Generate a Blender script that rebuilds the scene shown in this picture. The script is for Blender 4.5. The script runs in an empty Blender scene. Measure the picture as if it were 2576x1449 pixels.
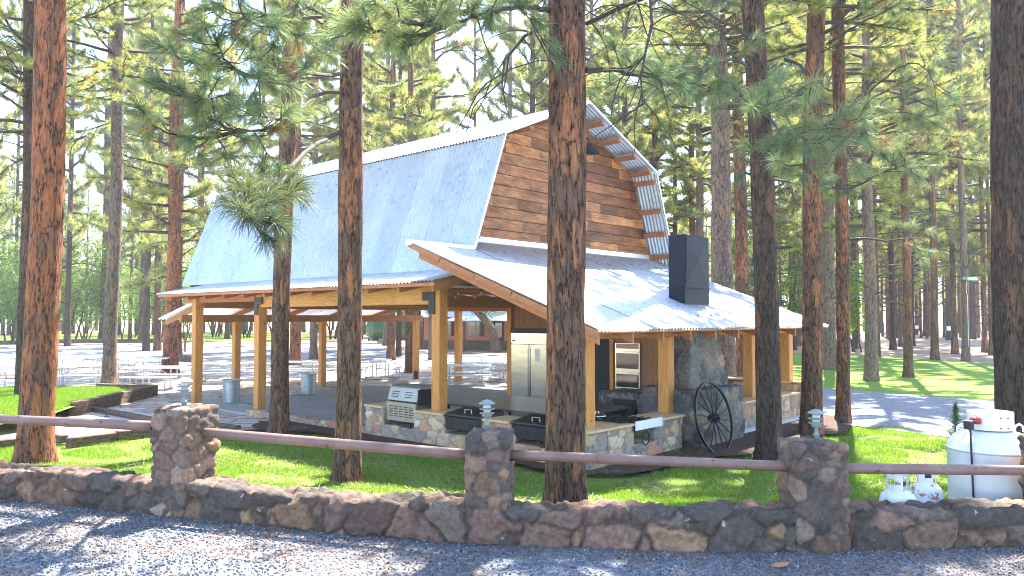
import bpy, math, random
import numpy as np
from mathutils import Vector, Matrix, kdtree, noise
random.seed(7); rng=np.random.default_rng(7)
sc=bpy.context.scene
# ---------------------------------------------------------------- camera, sky, sun
F=1940.0; TH=math.atan(75.5/F); CH=2.6                 # focal length in px of a 2576 px wide picture, pitch, eye height
cd=bpy.data.cameras.new("camera"); cam=bpy.data.objects.new("camera",cd); sc.collection.objects.link(cam)
cam.location=(0,0,CH); cam.rotation_euler=(math.pi/2+TH,0,0)
cd.sensor_width=36; cd.lens=F/2576*36; cd.clip_start=.05; cd.clip_end=1500
sc.camera=cam
SUN_AZ=23.0; SUN_EL=54.0
w=bpy.data.worlds.new("World"); sc.world=w; w.use_nodes=True
nt=w.node_tree; bg=nt.nodes["Background"]
sky=nt.nodes.new("ShaderNodeTexSky"); sky.sky_type='NISHITA'; sky.sun_disc=False
sky.sun_elevation=math.radians(SUN_EL); sky.sun_rotation=math.radians(SUN_AZ)
sky.altitude=2000; sky.air_density=1.0; sky.dust_density=1.5
nt.links.new(sky.outputs[0],bg.inputs[0]); bg.inputs[1].default_value=0.15
ld=bpy.data.lights.new("sun",'SUN'); ld.energy=5.0; ld.angle=math.radians(.55); ld.color=(1,.95,.86)
lo=bpy.data.objects.new("sun",ld); sc.collection.objects.link(lo)
sv=Vector((math.sin(math.radians(SUN_AZ))*math.cos(math.radians(SUN_EL)),math.cos(math.radians(SUN_AZ))*math.cos(math.radians(SUN_EL)),math.sin(math.radians(SUN_EL))))
lo.rotation_euler=sv.to_track_quat('Z','Y').to_euler()
sc.view_settings.view_transform='Standard'; sc.view_settings.look='None'
sc.view_settings.exposure=2.65; sc.view_settings.gamma=1
C=sc.collection
sc.cycles.filter_width=1.0
# ---------------------------------------------------------------- helpers
ct,st=math.cos(TH),math.sin(TH)
def ray(X,Y):
    xc=(X-1288)/F; yc=(724.5-Y)/F
    return Vector((xc,ct-yc*st,st+yc*ct))
def G(X,Y,z=0.0):
    d=ray(X,Y); t=(z-CH)/d.z; return Vector((d.x*t,d.y*t,z))
def D(X,Y,y):
    d=ray(X,Y); t=y/d.y; return Vector((d.x*t,y,CH+d.z*t))
AR=math.radians(47.9)
Av=Vector((-math.sin(AR),math.cos(AR),0)); Bv=Vector((math.cos(AR),math.sin(AR),0))
K=G(1483,1085,.72); K.z=0
def W(u,v,z): return K+Av*u+Bv*v+Vector((0,0,z))
def put(o,parent=None):
    C.objects.link(o)
    if parent is not None: o.parent=parent
    return o
def tag(o,label,cat,group=None,kind=None):
    if label: o["label"]=label
    if cat: o["category"]=cat
    if group: o["group"]=group
    if kind: o["kind"]=kind
    return o
def thing(name,label,cat,loc=(0,0,0),rz=0,group=None):
    o=bpy.data.objects.new(name,None); C.objects.link(o); o.empty_display_size=.1
    o.location=loc; o.rotation_euler=(0,0,rz); return tag(o,label,cat,group)
def dup(root,loc=None,rz=None,label=None,scale=None,group=None):
    def cp(o,par):
        c=o.copy(); C.objects.link(c); c.parent=par
        for ch in o.children: cp(ch,c)
        return c
    r=cp(root,None)
    if loc is not None: r.location=loc
    if rz is not None: r.rotation_euler=(0,0,rz)
    if scale: r.scale=(scale,)*3 if not isinstance(scale,tuple) else scale
    if label: r["label"]=label
    if group: r["group"]=group
    return r
def hexrand(): return random.random()
class MB:
    def __init__(s): s.v=[];s.f=[];s.c=[];s.m=[];s.cur=(.5,.5,.5);s.mi=0
    def add(s,vs,fs):
        n=len(s.v); s.v+=[tuple(p) for p in vs]
        for f in fs: s.f.append(tuple(i+n for i in f)); s.c.append(s.cur); s.m.append(s.mi)
    def box(s,a,b):
        x0,y0,z0=[min(p,q) for p,q in zip(a,b)]; x1,y1,z1=[max(p,q) for p,q in zip(a,b)]
        s.add([(x0,y0,z0),(x1,y0,z0),(x1,y1,z0),(x0,y1,z0),(x0,y0,z1),(x1,y0,z1),(x1,y1,z1),(x0,y1,z1)],
              [(0,3,2,1),(4,5,6,7),(0,1,5,4),(1,2,6,5),(2,3,7,6),(3,0,4,7)])
    def beam(s,p0,p1,wd,h,up=(0,0,1)):
        p0=Vector(p0);p1=Vector(p1); d=(p1-p0).normalized(); sd=d.cross(Vector(up))
        if sd.length<1e-4: sd=d.cross(Vector((0,1,0)))
        sd.normalize(); u=sd.cross(d)
        vs=[]
        for p in (p0,p1):
            for a,b in ((-1,-1),(1,-1),(1,1),(-1,1)): vs.append(p+sd*(a*wd/2)+u*(b*h/2))
        s.add(vs,[(0,1,2,3),(4,7,6,5),(0,4,5,1),(1,5,6,2),(2,6,7,3),(3,7,4,0)])
    def hexa(s,vs): s.add(vs,[(0,3,2,1),(4,5,6,7),(0,1,5,4),(1,2,6,5),(2,3,7,6),(3,0,4,7)])
    def tube(s,pts,rs,n=10,cap=True):
        pts=[Vector(p) for p in pts]
        if not hasattr(rs,'__len__'): rs=[rs]*len(pts)
        vs=[];prev=None
        for i,p in enumerate(pts):
            d=(pts[min(i+1,len(pts)-1)]-pts[max(i-1,0)])
            if d.length<1e-9: d=Vector((0,0,1))
            d.normalize()
            if prev is None:
                a=Vector((1,0,0)) if abs(d.x)<.9 else Vector((0,1,0)); x=d.cross(a).normalized()
            else:
                x=(prev-d*prev.dot(d)); x=x.normalized() if x.length>1e-6 else d.orthogonal().normalized()
            prev=x; y=d.cross(x)
            for k in range(n):
                t=2*math.pi*k/n; vs.append(p+(x*math.cos(t)+y*math.sin(t))*rs[i])
        fs=[]
        for i in range(len(pts)-1):
            for k in range(n):
                k2=(k+1)%n; fs.append((i*n+k,i*n+k2,(i+1)*n+k2,(i+1)*n+k))
        if cap: fs.append(tuple(range(n))[::-1]); fs.append(tuple((len(pts)-1)*n+k for k in range(n)))
        s.add(vs,fs)
    def lathe(s,prof,n=24,c=(0,0,0),rib=None):
        vs=[];fs=[]
        for (r,z) in prof:
            for k in range(n):
                t=2*math.pi*k/n; rr=r*(1+(rib(k,z) if rib else 0)); vs.append((c[0]+rr*math.cos(t),c[1]+rr*math.sin(t),c[2]+z))
        for i in range(len(prof)-1):
            for k in range(n):
                k2=(k+1)%n; fs.append((i*n+k,i*n+k2,(i+1)*n+k2,(i+1)*n+k))
        if prof[0][0]>1e-4: fs.append(tuple(range(n))[::-1])
        if prof[-1][0]>1e-4: fs.append(tuple((len(prof)-1)*n+k for k in range(n)))
        s.add(vs,fs)
    def build(s,name,mats,parent=None,smooth=False,bevel=0):
        me=bpy.data.meshes.new(name); me.from_pydata(s.v,[],s.f)
        if not isinstance(mats,(list,tuple)): mats=[mats]
        for m in mats: me.materials.append(m)
        at=me.color_attributes.new("Col",'FLOAT_COLOR','CORNER')
        cols=np.ones((len(me.loops),4),np.float32); k=0
        rep=np.array([len(f) for f in s.f]); cc=np.array(s.c,dtype=np.float32).reshape(-1,3)
        cols[:,:3]=np.repeat(cc,rep,axis=0); at.data.foreach_set("color",cols.ravel())
        me.polygons.foreach_set("material_index",np.array(s.m,dtype=np.int32))
        if smooth: me.polygons.foreach_set("use_smooth",np.ones(len(s.f),dtype=bool))
        me.update(); o=bpy.data.objects.new(name,me); put(o,parent)
        if bevel:
            b=o.modifiers.new("b",'BEVEL'); b.width=bevel; b.segments=1; b.limit_method='ANGLE'
        return o
def npmesh(name,V,Fc,mats,parent=None,col=None,nper=3,matidx=None,smooth=False):
    me=bpy.data.meshes.new(name); nv=len(V); nf=len(Fc)
    me.vertices.add(nv); me.vertices.foreach_set("co",np.ascontiguousarray(V,dtype=np.float32).ravel())
    me.loops.add(nf*nper); me.loops.foreach_set("vertex_index",np.ascontiguousarray(Fc,dtype=np.int32).ravel())
    me.polygons.add(nf); me.polygons.foreach_set("loop_start",np.arange(nf,dtype=np.int32)*nper)
    if not isinstance(mats,(list,tuple)): mats=[mats]
    for m in mats: me.materials.append(m)
    if matidx is not None: me.polygons.foreach_set("material_index",np.asarray(matidx,dtype=np.int32))
    if smooth: me.polygons.foreach_set("use_smooth",np.ones(nf,dtype=bool))
    me.update(calc_edges=True)
    if col is not None:
        at=me.color_attributes.new("Col",'FLOAT_COLOR','POINT'); c4=np.ones((nv,4),np.float32); c4[:,:3]=col
        at.data.foreach_set("color",c4.ravel())
    o=bpy.data.objects.new(name,me); put(o,parent); return o
# ---------------------------------------------------------------- materials
def newmat(name):
    m=bpy.data.materials.new(name); m.use_nodes=True; n=m.node_tree; b=n.nodes["Principled BSDF"]; return m,n,b
def N(n,t,**k):
    x=n.nodes.new(t)
    for a,v in k.items():
        if a in x.inputs.keys(): x.inputs[a].default_value=v
        else: setattr(x,a,v)
    return x
def setin(x,k,v): x.inputs[k].default_value=v
def ramp(n,stops,interp='LINEAR'):
    r=n.nodes.new("ShaderNodeValToRGB"); e=r.color_ramp; e.interpolation=interp
    while len(e.elements)<len(stops): e.elements.new(.5)
    for i,(p,c) in enumerate(stops): e.elements[i].position=p; e.elements[i].color=(*c,1)
    return r
def mapping(n,scale=(1,1,1),coord="Object"):
    tc=n.nodes.new("ShaderNodeTexCoord"); mp=n.nodes.new("ShaderNodeMapping"); mp.inputs["Scale"].default_value=scale
    n.links.new(tc.outputs[coord],mp.inputs[0]); return mp.outputs[0]
def noisy(name,c1,c2,scale=8,rough=.8,stretch=(1,1,1),bump=.2,bscale=None,metal=0,c3=None,spec=.3,detail=6,dist=.02,coord="Object",spots=None):
    m,n,b=newmat(name); L=n.links.new; co=mapping(n,stretch,coord)
    t=N(n,"ShaderNodeTexNoise",Scale=scale,Detail=detail,Roughness=.6); L(co,t.inputs["Vector"])
    st_=[(.3,c1),(.68,c2)] if c3 is None else [(.28,c1),(.5,c2),(.72,c3)]
    r=ramp(n,st_); L(t.outputs[0],r.inputs[0]); out=r.outputs[0]
    if spots:
        t3=N(n,"ShaderNodeTexNoise",Scale=spots[0],Detail=5,Roughness=.7); L(co,t3.inputs["Vector"])
        r3=ramp(n,[(spots[1],(0,0,0)),(spots[1]+.05,(1,1,1))]); L(t3.outputs[0],r3.inputs[0])
        mx=n.nodes.new("ShaderNodeMix"); mx.data_type='RGBA'; L(r3.outputs[0],mx.inputs[0]); L(out,mx.inputs[6]); mx.inputs[7].default_value=(*spots[2],1); out=mx.outputs[2]
    L(out,b.inputs["Base Color"])
    setin(b,"Roughness",rough); setin(b,"Metallic",metal); setin(b,"Specular IOR Level",spec)
    if bump:
        t2=N(n,"ShaderNodeTexNoise",Scale=bscale or scale*4,Detail=5); L(co,t2.inputs["Vector"])
        bp=N(n,"ShaderNodeBump",Strength=bump,Distance=dist); L(t2.outputs[0],bp.inputs["Height"]); L(bp.outputs[0],b.inputs["Normal"])
    return m
def plain(name,c,rough=.5,metal=0,spec=.5,bump=0,bscale=30,var=.12):
    c2=tuple(min(1,x*(1+var)) for x in c); c1=tuple(x*(1-var) for x in c)
    return noisy(name,c1,c2,scale=6,rough=rough,metal=metal,spec=spec,bump=bump,bscale=bscale)
def vcol(name,rough=.85,nscale=20,amt=.35,bump=.4,bscale=60,dist=.01,spec=.25,stretch=(1,1,1),lichen=None,sat=None):
    m,n,b=newmat(name); L=n.links.new; co=mapping(n,stretch)
    a=N(n,"ShaderNodeVertexColor"); a.layer_name="Col"
    t=N(n,"ShaderNodeTexNoise",Scale=nscale,Detail=8,Roughness=.65); L(co,t.inputs["Vector"])
    mr=N(n,"ShaderNodeMapRange"); setin(mr,1,.3);setin(mr,2,.7);setin(mr,3,1-amt);setin(mr,4,1+amt); L(t.outputs[0],mr.inputs[0])
    mx=N(n,"ShaderNodeVectorMath",operation='SCALE'); L(a.outputs[0],mx.inputs[0]); L(mr.outputs[0],mx.inputs["Scale"])
    out=mx.outputs[0]
    if lichen:
        t3=N(n,"ShaderNodeTexNoise",Scale=lichen[0],Detail=7,Roughness=.75); L(co,t3.inputs["Vector"])
        r3=ramp(n,[(lichen[1],(0,0,0)),(lichen[1]+.03,(1,1,1))]); L(t3.outputs[0],r3.inputs[0])
        m2=n.nodes.new("ShaderNodeMix"); m2.data_type='RGBA'; L(r3.outputs[0],m2.inputs[0]); L(out,m2.inputs[6]); m2.inputs[7].default_value=(*lichen[2],1); out=m2.outputs[2]
    L(out,b.inputs["Base Color"]); setin(b,"Roughness",rough); setin(b,"Specular IOR Level",spec)
    t2=N(n,"ShaderNodeTexNoise",Scale=bscale,Detail=6,Roughness=.7); L(co,t2.inputs["Vector"])
    bp=N(n,"ShaderNodeBump",Strength=bump,Distance=dist); L(t2.outputs[0],bp.inputs["Height"]); L(bp.outputs[0],b.inputs["Normal"])
    return m
def leafmat(name,transl=.45,rough=.5,tcol=(1.25,1.2,.6)):
    m,n,b=newmat(name); L=n.links.new
    a=N(n,"ShaderNodeVertexColor"); a.layer_name="Col"
    L(a.outputs[0],b.inputs["Base Color"]); setin(b,"Roughness",rough); setin(b,"Specular IOR Level",.4)
    tr=N(n,"ShaderNodeBsdfTranslucent"); mm=N(n,"ShaderNodeVectorMath",operation='MULTIPLY'); mm.inputs[1].default_value=tcol
    L(a.outputs[0],mm.inputs[0]); L(mm.outputs[0],tr.inputs[0])
    mx=N(n,"ShaderNodeMixShader"); mx.inputs[0].default_value=transl; L(b.outputs[0],mx.inputs[1]); L(tr.outputs[0],mx.inputs[2])
    L(mx.outputs[0],n.nodes["Material Output"].inputs[0]); return m
def barkmat(name,dark,mid,red,scale=1.0,redamt=.5,smoothed=False):
    m,n,b=newmat(name); L=n.links.new
    co=mapping(n,(9*scale,9*scale,2.3*scale))
    wn=N(n,"ShaderNodeTexNoise",Scale=1.1,Detail=5,Roughness=.6); L(co,wn.inputs["Vector"])
    va=N(n,"ShaderNodeVectorMath",operation='MULTIPLY_ADD'); L(wn.outputs["Color"],va.inputs[0]); va.inputs[1].default_value=(2.2,2.2,2.2); L(co,va.inputs[2])
    vo=N(n,"ShaderNodeTexVoronoi",feature='DISTANCE_TO_EDGE'); setin(vo,"Scale",1.0); L(va.outputs[0],vo.inputs["Vector"])
    vc=N(n,"ShaderNodeTexVoronoi"); setin(vc,"Scale",1.0); L(va.outputs[0],vc.inputs["Vector"])
    cf=mapping(n,(16*scale,16*scale,3.0*scale)); fine=N(n,"ShaderNodeTexNoise",Scale=2.6,Detail=9,Roughness=.72); L(cf,fine.inputs["Vector"])
    # fissures: plates edge distance broken up by streaky noise
    fz=N(n,"ShaderNodeMath",operation='MULTIPLY_ADD'); L(fine.outputs[0],fz.inputs[0]); fz.inputs[1].default_value=.55; 
    s0=N(n,"ShaderNodeMath",operation='SUBTRACT'); L(vo.outputs[0],s0.inputs[0]); s0.inputs[1].default_value=.22; L(s0.outputs[0],fz.inputs[2])
    cr=ramp(n,[(.02,dark),(.17,mid),(.5,mid)] if not smoothed else [(-.0,dark),(.05,mid),(.5,mid)]); L(fz.outputs[0],cr.inputs[0])
    sep=N(n,"ShaderNodeSeparateColor"); L(vc.outputs["Color"],sep.inputs[0])
    big=N(n,"ShaderNodeTexNoise",Scale=1.0,Detail=5,Roughness=.6); cb=mapping(n,(3.2,3.2,1.1)); L(cb,big.inputs["Vector"])
    ad=N(n,"ShaderNodeMath",operation='MULTIPLY_ADD'); L(sep.outputs[0],ad.inputs[0]); ad.inputs[1].default_value=.22; L(big.outputs[0],ad.inputs[2])
    rr=ramp(n,[(.78-redamt*.4,(0,0,0)),(.9-redamt*.4,(1,1,1))]); L(ad.outputs[0],rr.inputs[0])
    edge=ramp(n,[(.05,(0,0,0)),(.16,(1,1,1))]); L(fz.outputs[0],edge.inputs[0])
    mu=N(n,"ShaderNodeMath",operation='MULTIPLY'); L(rr.outputs[0],mu.inputs[0])
    if smoothed: mu.inputs[1].default_value=1
    else: L(edge.outputs[0],mu.inputs[1])
    mx=n.nodes.new("ShaderNodeMix"); mx.data_type='RGBA'; L(mu.outputs[0],mx.inputs[0]); L(cr.outputs[0],mx.inputs[6]); mx.inputs[7].default_value=(*red,1)
    mr=N(n,"ShaderNodeMapRange"); setin(mr,1,.32);setin(mr,2,.68);setin(mr,3,.55);setin(mr,4,1.4); L(fine.outputs[0],mr.inputs[0])
    sc_=N(n,"ShaderNodeVectorMath",operation='SCALE'); L(mx.outputs[2],sc_.inputs[0]); L(mr.outputs[0],sc_.inputs["Scale"])
    L(sc_.outputs[0],b.inputs["Base Color"]); setin(b,"Roughness",.9); setin(b,"Specular IOR Level",.15)
    cl=N(n,"ShaderNodeMath",operation='MINIMUM'); L(fz.outputs[0],cl.inputs[0]); cl.inputs[1].default_value=.3
    bp=N(n,"ShaderNodeBump",Strength=.9 if not smoothed else .5,Distance=.07); L(cl.outputs[0],bp.inputs["Height"]); L(bp.outputs[0],b.inputs["Normal"])
    return m
def woodmat(name,c1,c2,grain=(1,1,1),rough=.6,knots=True,vc=False):
    m,n,b=newmat(name); L=n.links.new; co=mapping(n,grain)
    t=N(n,"ShaderNodeTexNoise",Scale=3,Detail=8,Roughness=.6,Distortion=.6); L(co,t.inputs["Vector"])
    r=ramp(n,[(.22,tuple(x*.45 for x in c1)),(.36,c1),(.7,c2)]); L(t.outputs[0],r.inputs[0]); out=r.outputs[0]
    if knots:
        k=N(n,"ShaderNodeTexVoronoi"); setin(k,"Scale",1.0); c2m=mapping(n,(3.3,3.3,3.3)); L(c2m,k.inputs["Vector"])
        kr=ramp(n,[(.045,(1,1,1)),(.075,(0,0,0))]); L(k.outputs[0],kr.inputs[0])
        mx=n.nodes.new("ShaderNodeMix"); mx.data_type='RGBA'; L(kr.outputs[0],mx.inputs[0]); L(out,mx.inputs[6]); mx.inputs[7].default_value=(*[x*.3 for x in c1],1); out=mx.outputs[2]
    if vc:
        a=N(n,"ShaderNodeVertexColor"); a.layer_name="Col"; q=N(n,"ShaderNodeVectorMath",operation='MULTIPLY'); L(out,q.inputs[0]); L(a.outputs[0],q.inputs[1]); out=q.outputs[0]
        s2=N(n,"ShaderNodeTexNoise",Scale=1.0,Detail=4,Roughness=.6); c3=mapping(n,(1.3,1.3,5)); L(c3,s2.inputs["Vector"])
        mr=N(n,"ShaderNodeMapRange"); setin(mr,1,.3);setin(mr,2,.7);setin(mr,3,.5);setin(mr,4,1.5); L(s2.outputs[0],mr.inputs[0])
        s3=N(n,"ShaderNodeVectorMath",operation='SCALE'); L(out,s3.inputs[0]); L(mr.outputs[0],s3.inputs["Scale"]); out=s3.outputs[0]
    L(out,b.inputs["Base Color"]); setin(b,"Roughness",rough); setin(b,"Specular IOR Level",.25)
    bp=N(n,"ShaderNodeBump",Strength=.25,Distance=.01); L(t.outputs[0],bp.inputs["Height"]); L(bp.outputs[0],b.inputs["Normal"])
    return m
M={}
M['needle']=leafmat('pine_needles',.5,tcol=(1.45,1.35,.75))
M['leaf']=leafmat('broad_leaves',.5,tcol=(1.3,1.35,.5))
M['grass']=leafmat('grass_blades',.4,tcol=(1.3,1.3,.5))
M['bark']=barkmat('bark_brown',(.026,.015,.011),(.125,.075,.052),(.28,.12,.062),1,.45)
M['bark_red']=barkmat('bark_red',(.035,.02,.015),(.14,.078,.055),(.29,.11,.052),.7,.75)
M['bark_dark']=barkmat('bark_dark',(.022,.016,.014),(.075,.052,.041),(.16,.082,.05),1,.3)
M['bark_grey']=barkmat('bark_grey',(.04,.03,.027),(.17,.13,.105),(.25,.155,.105),1,.4)
M['twig']=plain('twig_bark',(.05,.038,.032),.9)
def roofmat():
    m,n,b=newmat('galvanised_roof'); L=n.links.new; co=mapping(n,(1,1,1))
    a=N(n,"ShaderNodeVertexColor"); a.layer_name="Col"
    t=N(n,"ShaderNodeTexNoise",Scale=1.3,Detail=8,Roughness=.65); L(co,t.inputs["Vector"]); r=ramp(n,[(.3,(.52,.56,.60)),(.7,(.66,.70,.74))]); L(t.outputs[0],r.inputs[0])
    q=N(n,"ShaderNodeVectorMath",operation='MULTIPLY'); L(r.outputs[0],q.inputs[0]); L(a.outputs[0],q.inputs[1]); L(q.outputs[0],b.inputs["Base Color"])
    t2=N(n,"ShaderNodeTexNoise",Scale=5,Detail=6); L(co,t2.inputs["Vector"]); mr=N(n,"ShaderNodeMapRange"); setin(mr,1,.3);setin(mr,2,.7);setin(mr,3,.24);setin(mr,4,.45); L(t2.outputs[0],mr.inputs[0]); L(mr.outputs[0],b.inputs["Roughness"])
    setin(b,"Metallic",.72); t3=N(n,"ShaderNodeTexNoise",Scale=.9,Detail=2); L(co,t3.inputs["Vector"]); bp=N(n,"ShaderNodeBump",Strength=.12,Distance=.03); L(t3.outputs[0],bp.inputs["Height"]); return m
M['roof']=roofmat()
M['flash']=plain('white_flashing',(.7,.72,.74),.4,metal=.4)
M['timber']=woodmat('golden_timber',(.46,.185,.045),(.66,.31,.09),(13,13,1.0))
M['timberH']=woodmat('golden_beam',(.50,.22,.055),(.70,.36,.115),(11,1.2,11))
M['rafter']=woodmat('rafter_timber',(.34,.13,.055),(.46,.19,.085),(2,2,6))
M['plank']=woodmat('reclaimed_planks',(.22,.095,.04),(.44,.205,.09),(1.2,1.2,9),vc=True)
M['board']=woodmat('stained_boards',(.27,.12,.055),(.38,.18,.085),(8,8,1))
M['counter']=woodmat('pine_countertop',(.55,.36,.17),(.70,.50,.27),(3,3,3))
M['oldtie']=woodmat('weathered_ties',(.06,.04,.03),(.20,.13,.095),(2,2,8),rough=.9)
M['stone']=vcol('field_stone_lava',lichen=(7,.65,(.42,.42,.36)),amt=.4,bump=.8,bscale=42,dist=.03,nscale=22)
M['veneer']=vcol('veneer_stone',amt=.25,bump=.5,bscale=25,dist=.012)
M['rock']=vcol('chimney_rock',amt=.5,bump=.8,bscale=18,dist=.02)
M['slab']=noisy('concrete',(.30,.285,.265),(.40,.385,.36),scale=1.5,rough=.75,bump=.1)
M['dark']=plain('black_steel',(.010,.011,.013),.5,spec=.35)
M['iron']=plain('black_iron',(.006,.006,.007),.55,spec=.3)
M['flue']=plain('black_sheet_metal',(.008,.012,.024),.6,spec=.25)
M['steel']=noisy('stainless_steel',(.34,.33,.30),(.50,.48,.44),scale=1,rough=.2,metal=1,stretch=(1,1,6),bump=0)
M['grillsteel']=noisy('brushed_grill_steel',(.26,.235,.20),(.38,.345,.30),scale=2,rough=.42,metal=.7,bump=0)
M['galv']=noisy('galvanised_can',(.30,.33,.345),(.42,.46,.47),scale=9,rough=.42,metal=.75,bump=0)
M['whitepaint']=noisy('white_tank_paint',(.72,.74,.76),(.82,.83,.83),scale=3,rough=.32,bump=.03,spots=(14,.69,(.18,.16,.15)))
M['oldpaint']=noisy('worn_white_paint',(.60,.64,.66),(.78,.80,.80),scale=5,rough=.45,bump=.05,spots=(8,.60,(.33,.20,.13)))
M['rusty']=noisy('rusty_white_paint',(.60,.64,.68),(.76,.78,.80),scale=5,rough=.5,bump=.05,spots=(6,.54,(.36,.15,.07)))
M['pipe']=noisy('brown_painted_pipe',(.17,.095,.078),(.24,.145,.118),scale=4,rough=.5,bump=.08,spots=(11,.62,(.06,.045,.04)))
M['glass']=plain('dark_glass',(.015,.018,.02),.05,spec=.9)
M['gwhite']=plain('white_table',(.78,.79,.80),.4)
M['tube']=plain('table_frame_tube',(.42,.40,.40),.5,metal=.3)
M['teal']=plain('verdigris_lamp',(.19,.235,.23),.6)
M['lampglass']=plain('frosted_glass',(.5,.5,.42),.2)
M['concw']=plain('pale_concrete_plinth',(.45,.45,.44),.8)
M['cabin']=woodmat('cabin_siding',(.36,.125,.06),(.50,.20,.10),(1,1,12))
M['greentank']=plain('green_tank_paint',(.02,.09,.045),.35)
M['red']=plain('red_regulator',(.30,.02,.02),.35)
M['rubber']=plain('black_rubber',(.015,.015,.016),.6)
M['bulb']=plain('clear_bulb',(.7,.68,.6),.1)
M['paper']=plain('paper_white',(.75,.75,.75),.7)
M['peb']=vcol('gravel_pebbles',amt=.3,rough=.7)
M['litter']=leafmat('dry_needles',.15)
# ground materials
def groundmat(name,cols,scale,bump=.5,bscale=40,dist=.02,patch=None,rough=.9):
    m,n,b=newmat(name); L=n.links.new; co=mapping(n,(1,1,1))
    t=N(n,"ShaderNodeTexNoise",Scale=scale,Detail=10,Roughness=.7); L(co,t.inputs["Vector"])
    r=ramp(n,[(.3,cols[0]),(.5,cols[1]),(.7,cols[2])]); L(t.outputs[0],r.inputs[0]); out=r.outputs[0]
    if patch:
        t3=N(n,"ShaderNodeTexNoise",Scale=patch[0],Detail=6,Roughness=.6); L(co,t3.inputs["Vector"])
        r3=ramp(n,[(patch[1],(0,0,0)),(patch[1]+.12,(1,1,1))]); L(t3.outputs[0],r3.inputs[0])
        mx=n.nodes.new("ShaderNodeMix"); mx.data_type='RGBA'; L(r3.outputs[0],mx.inputs[0]); L(out,mx.inputs[6]); mx.inputs[7].default_value=(*patch[2],1); out=mx.outputs[2]
    L(out,b.inputs["Base Color"]); setin(b,"Roughness",rough); setin(b,"Specular IOR Level",.15)
    t2=N(n,"ShaderNodeTexNoise",Scale=bscale,Detail=4); L(co,t2.inputs["Vector"])
    bp=N(n,"ShaderNodeBump",Strength=bump,Distance=dist); L(t2.outputs[0],bp.inputs["Height"]); L(bp.outputs[0],b.inputs["Normal"])
    return m
M['floor']=groundmat('forest_floor',((.20,.13,.09),(.36,.26,.19),(.48,.37,.29)),1.1,patch=(.25,.5,(.42,.30,.21)))
M['lawn']=groundmat('lawn_soil',((.07,.12,.018),(.12,.18,.03),(.19,.21,.06)),5,patch=(1.2,.60,(.20,.16,.08)))
M['lawnfar']=groundmat('lawn_far',((.11,.21,.02),(.17,.27,.03),(.24,.31,.06)),3,bump=.8,bscale=30,patch=(.6,.62,(.26,.24,.12)))
M['gravel']=groundmat('gravel_base',((.07,.075,.085),(.17,.175,.19),(.34,.34,.35)),22,bump=1,bscale=30,patch=(1.3,.55,(.20,.165,.14)))
M['gravelfar']=groundmat('gravel_far',((.14,.145,.16),(.24,.24,.26),(.36,.36,.37)),14,bump=1,bscale=25,patch=(.8,.6,(.30,.26,.23)))
M['mulch']=groundmat('dark_mulch',((.035,.02,.015),(.075,.045,.032),(.14,.09,.06)),14,bump=1,bscale=30)
def flagmat():
    m,n,b=newmat('flagstone'); L=n.links.new; co=mapping(n,(1,1,1))
    vo=N(n,"ShaderNodeTexVoronoi",feature='DISTANCE_TO_EDGE'); setin(vo,"Scale",1.3); L(co,vo.inputs["Vector"])
    vc=N(n,"ShaderNodeTexVoronoi"); setin(vc,"Scale",1.3); L(co,vc.inputs["Vector"])
    sep=N(n,"ShaderNodeSeparateColor"); L(vc.outputs["Color"],sep.inputs[0])
    r=ramp(n,[(0,(.38,.27,.20)),(.5,(.50,.40,.32)),(1,(.58,.50,.43))]); L(sep.outputs[0],r.inputs[0])
    e=ramp(n,[(.012,(0,0,0)),(.03,(1,1,1))]); L(vo.outputs[0],e.inputs[0])
    t=N(n,"ShaderNodeTexNoise",Scale=4,Detail=8); L(co,t.inputs["Vector"])
    mr=N(n,"ShaderNodeMapRange"); setin(mr,1,.3);setin(mr,2,.7);setin(mr,3,.75);setin(mr,4,1.2); L(t.outputs[0],mr.inputs[0])
    s=N(n,"ShaderNodeVectorMath",operation='SCALE'); L(r.outputs[0],s.inputs[0]); L(mr.outputs[0],s.inputs["Scale"])
    mx=n.nodes.new("ShaderNodeMix"); mx.data_type='RGBA'; L(e.outputs[0],mx.inputs[0]); mx.inputs[6].default_value=(.10,.08,.06,1); L(s.outputs[0],mx.inputs[7])
    L(mx.outputs[2],b.inputs["Base Color"]); setin(b,"Roughness",.85); setin(b,"Specular IOR Level",.2)
    bp=N(n,"ShaderNodeBump",Strength=.6,Distance=.02); L(e.outputs[0],bp.inputs["Height"]); L(bp.outputs[0],b.inputs["Normal"]); return m
M['flag']=flagmat()
# ---------------------------------------------------------------- terrain
def sstep(t): t=max(0,min(1,t)); return t*t*(3-2*t)
FB=[(-350,1215),(0,1255),(440,1299),(859,1344),(1225,1370),(1492,1380),(1717,1387),(2084,1386),(2576,1374),(2950,1366)]
FP=[G(X,Y,.6) for X,Y in FB]; FP[0]=FP[1]+(FP[1]-FP[2])*1.0
def fence_y(x):
    if x<=FP[0].x: return FP[0].y
    for p,q in zip(FP,FP[1:]):
        if x<=q.x: return p.y+(q.y-p.y)*(x-p.x)/(q.x-p.x)
    return FP[-1].y
def gh(x,y):
    f=fence_y(x)+.15
    if y<f: return .6
    return .40*(1-sstep((y-f)/5.0))
def sheet(name,poly,z,mat,kind='structure',label=None):
    me=bpy.data.meshes.new(name); me.from_pydata([(p[0],p[1],z) for p in poly],[],[tuple(range(len(poly)))]); me.materials.append(mat); me.update()
    if me.polygons[0].normal.z<0: me.flip_normals()
    o=bpy.data.objects.new(name,me); put(o); o['kind']=kind; return o
R=400
sheet('forest_floor',[(-R,-60),(R,-60),(R,R),(-R,R)],-.03,M['floor'])
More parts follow.
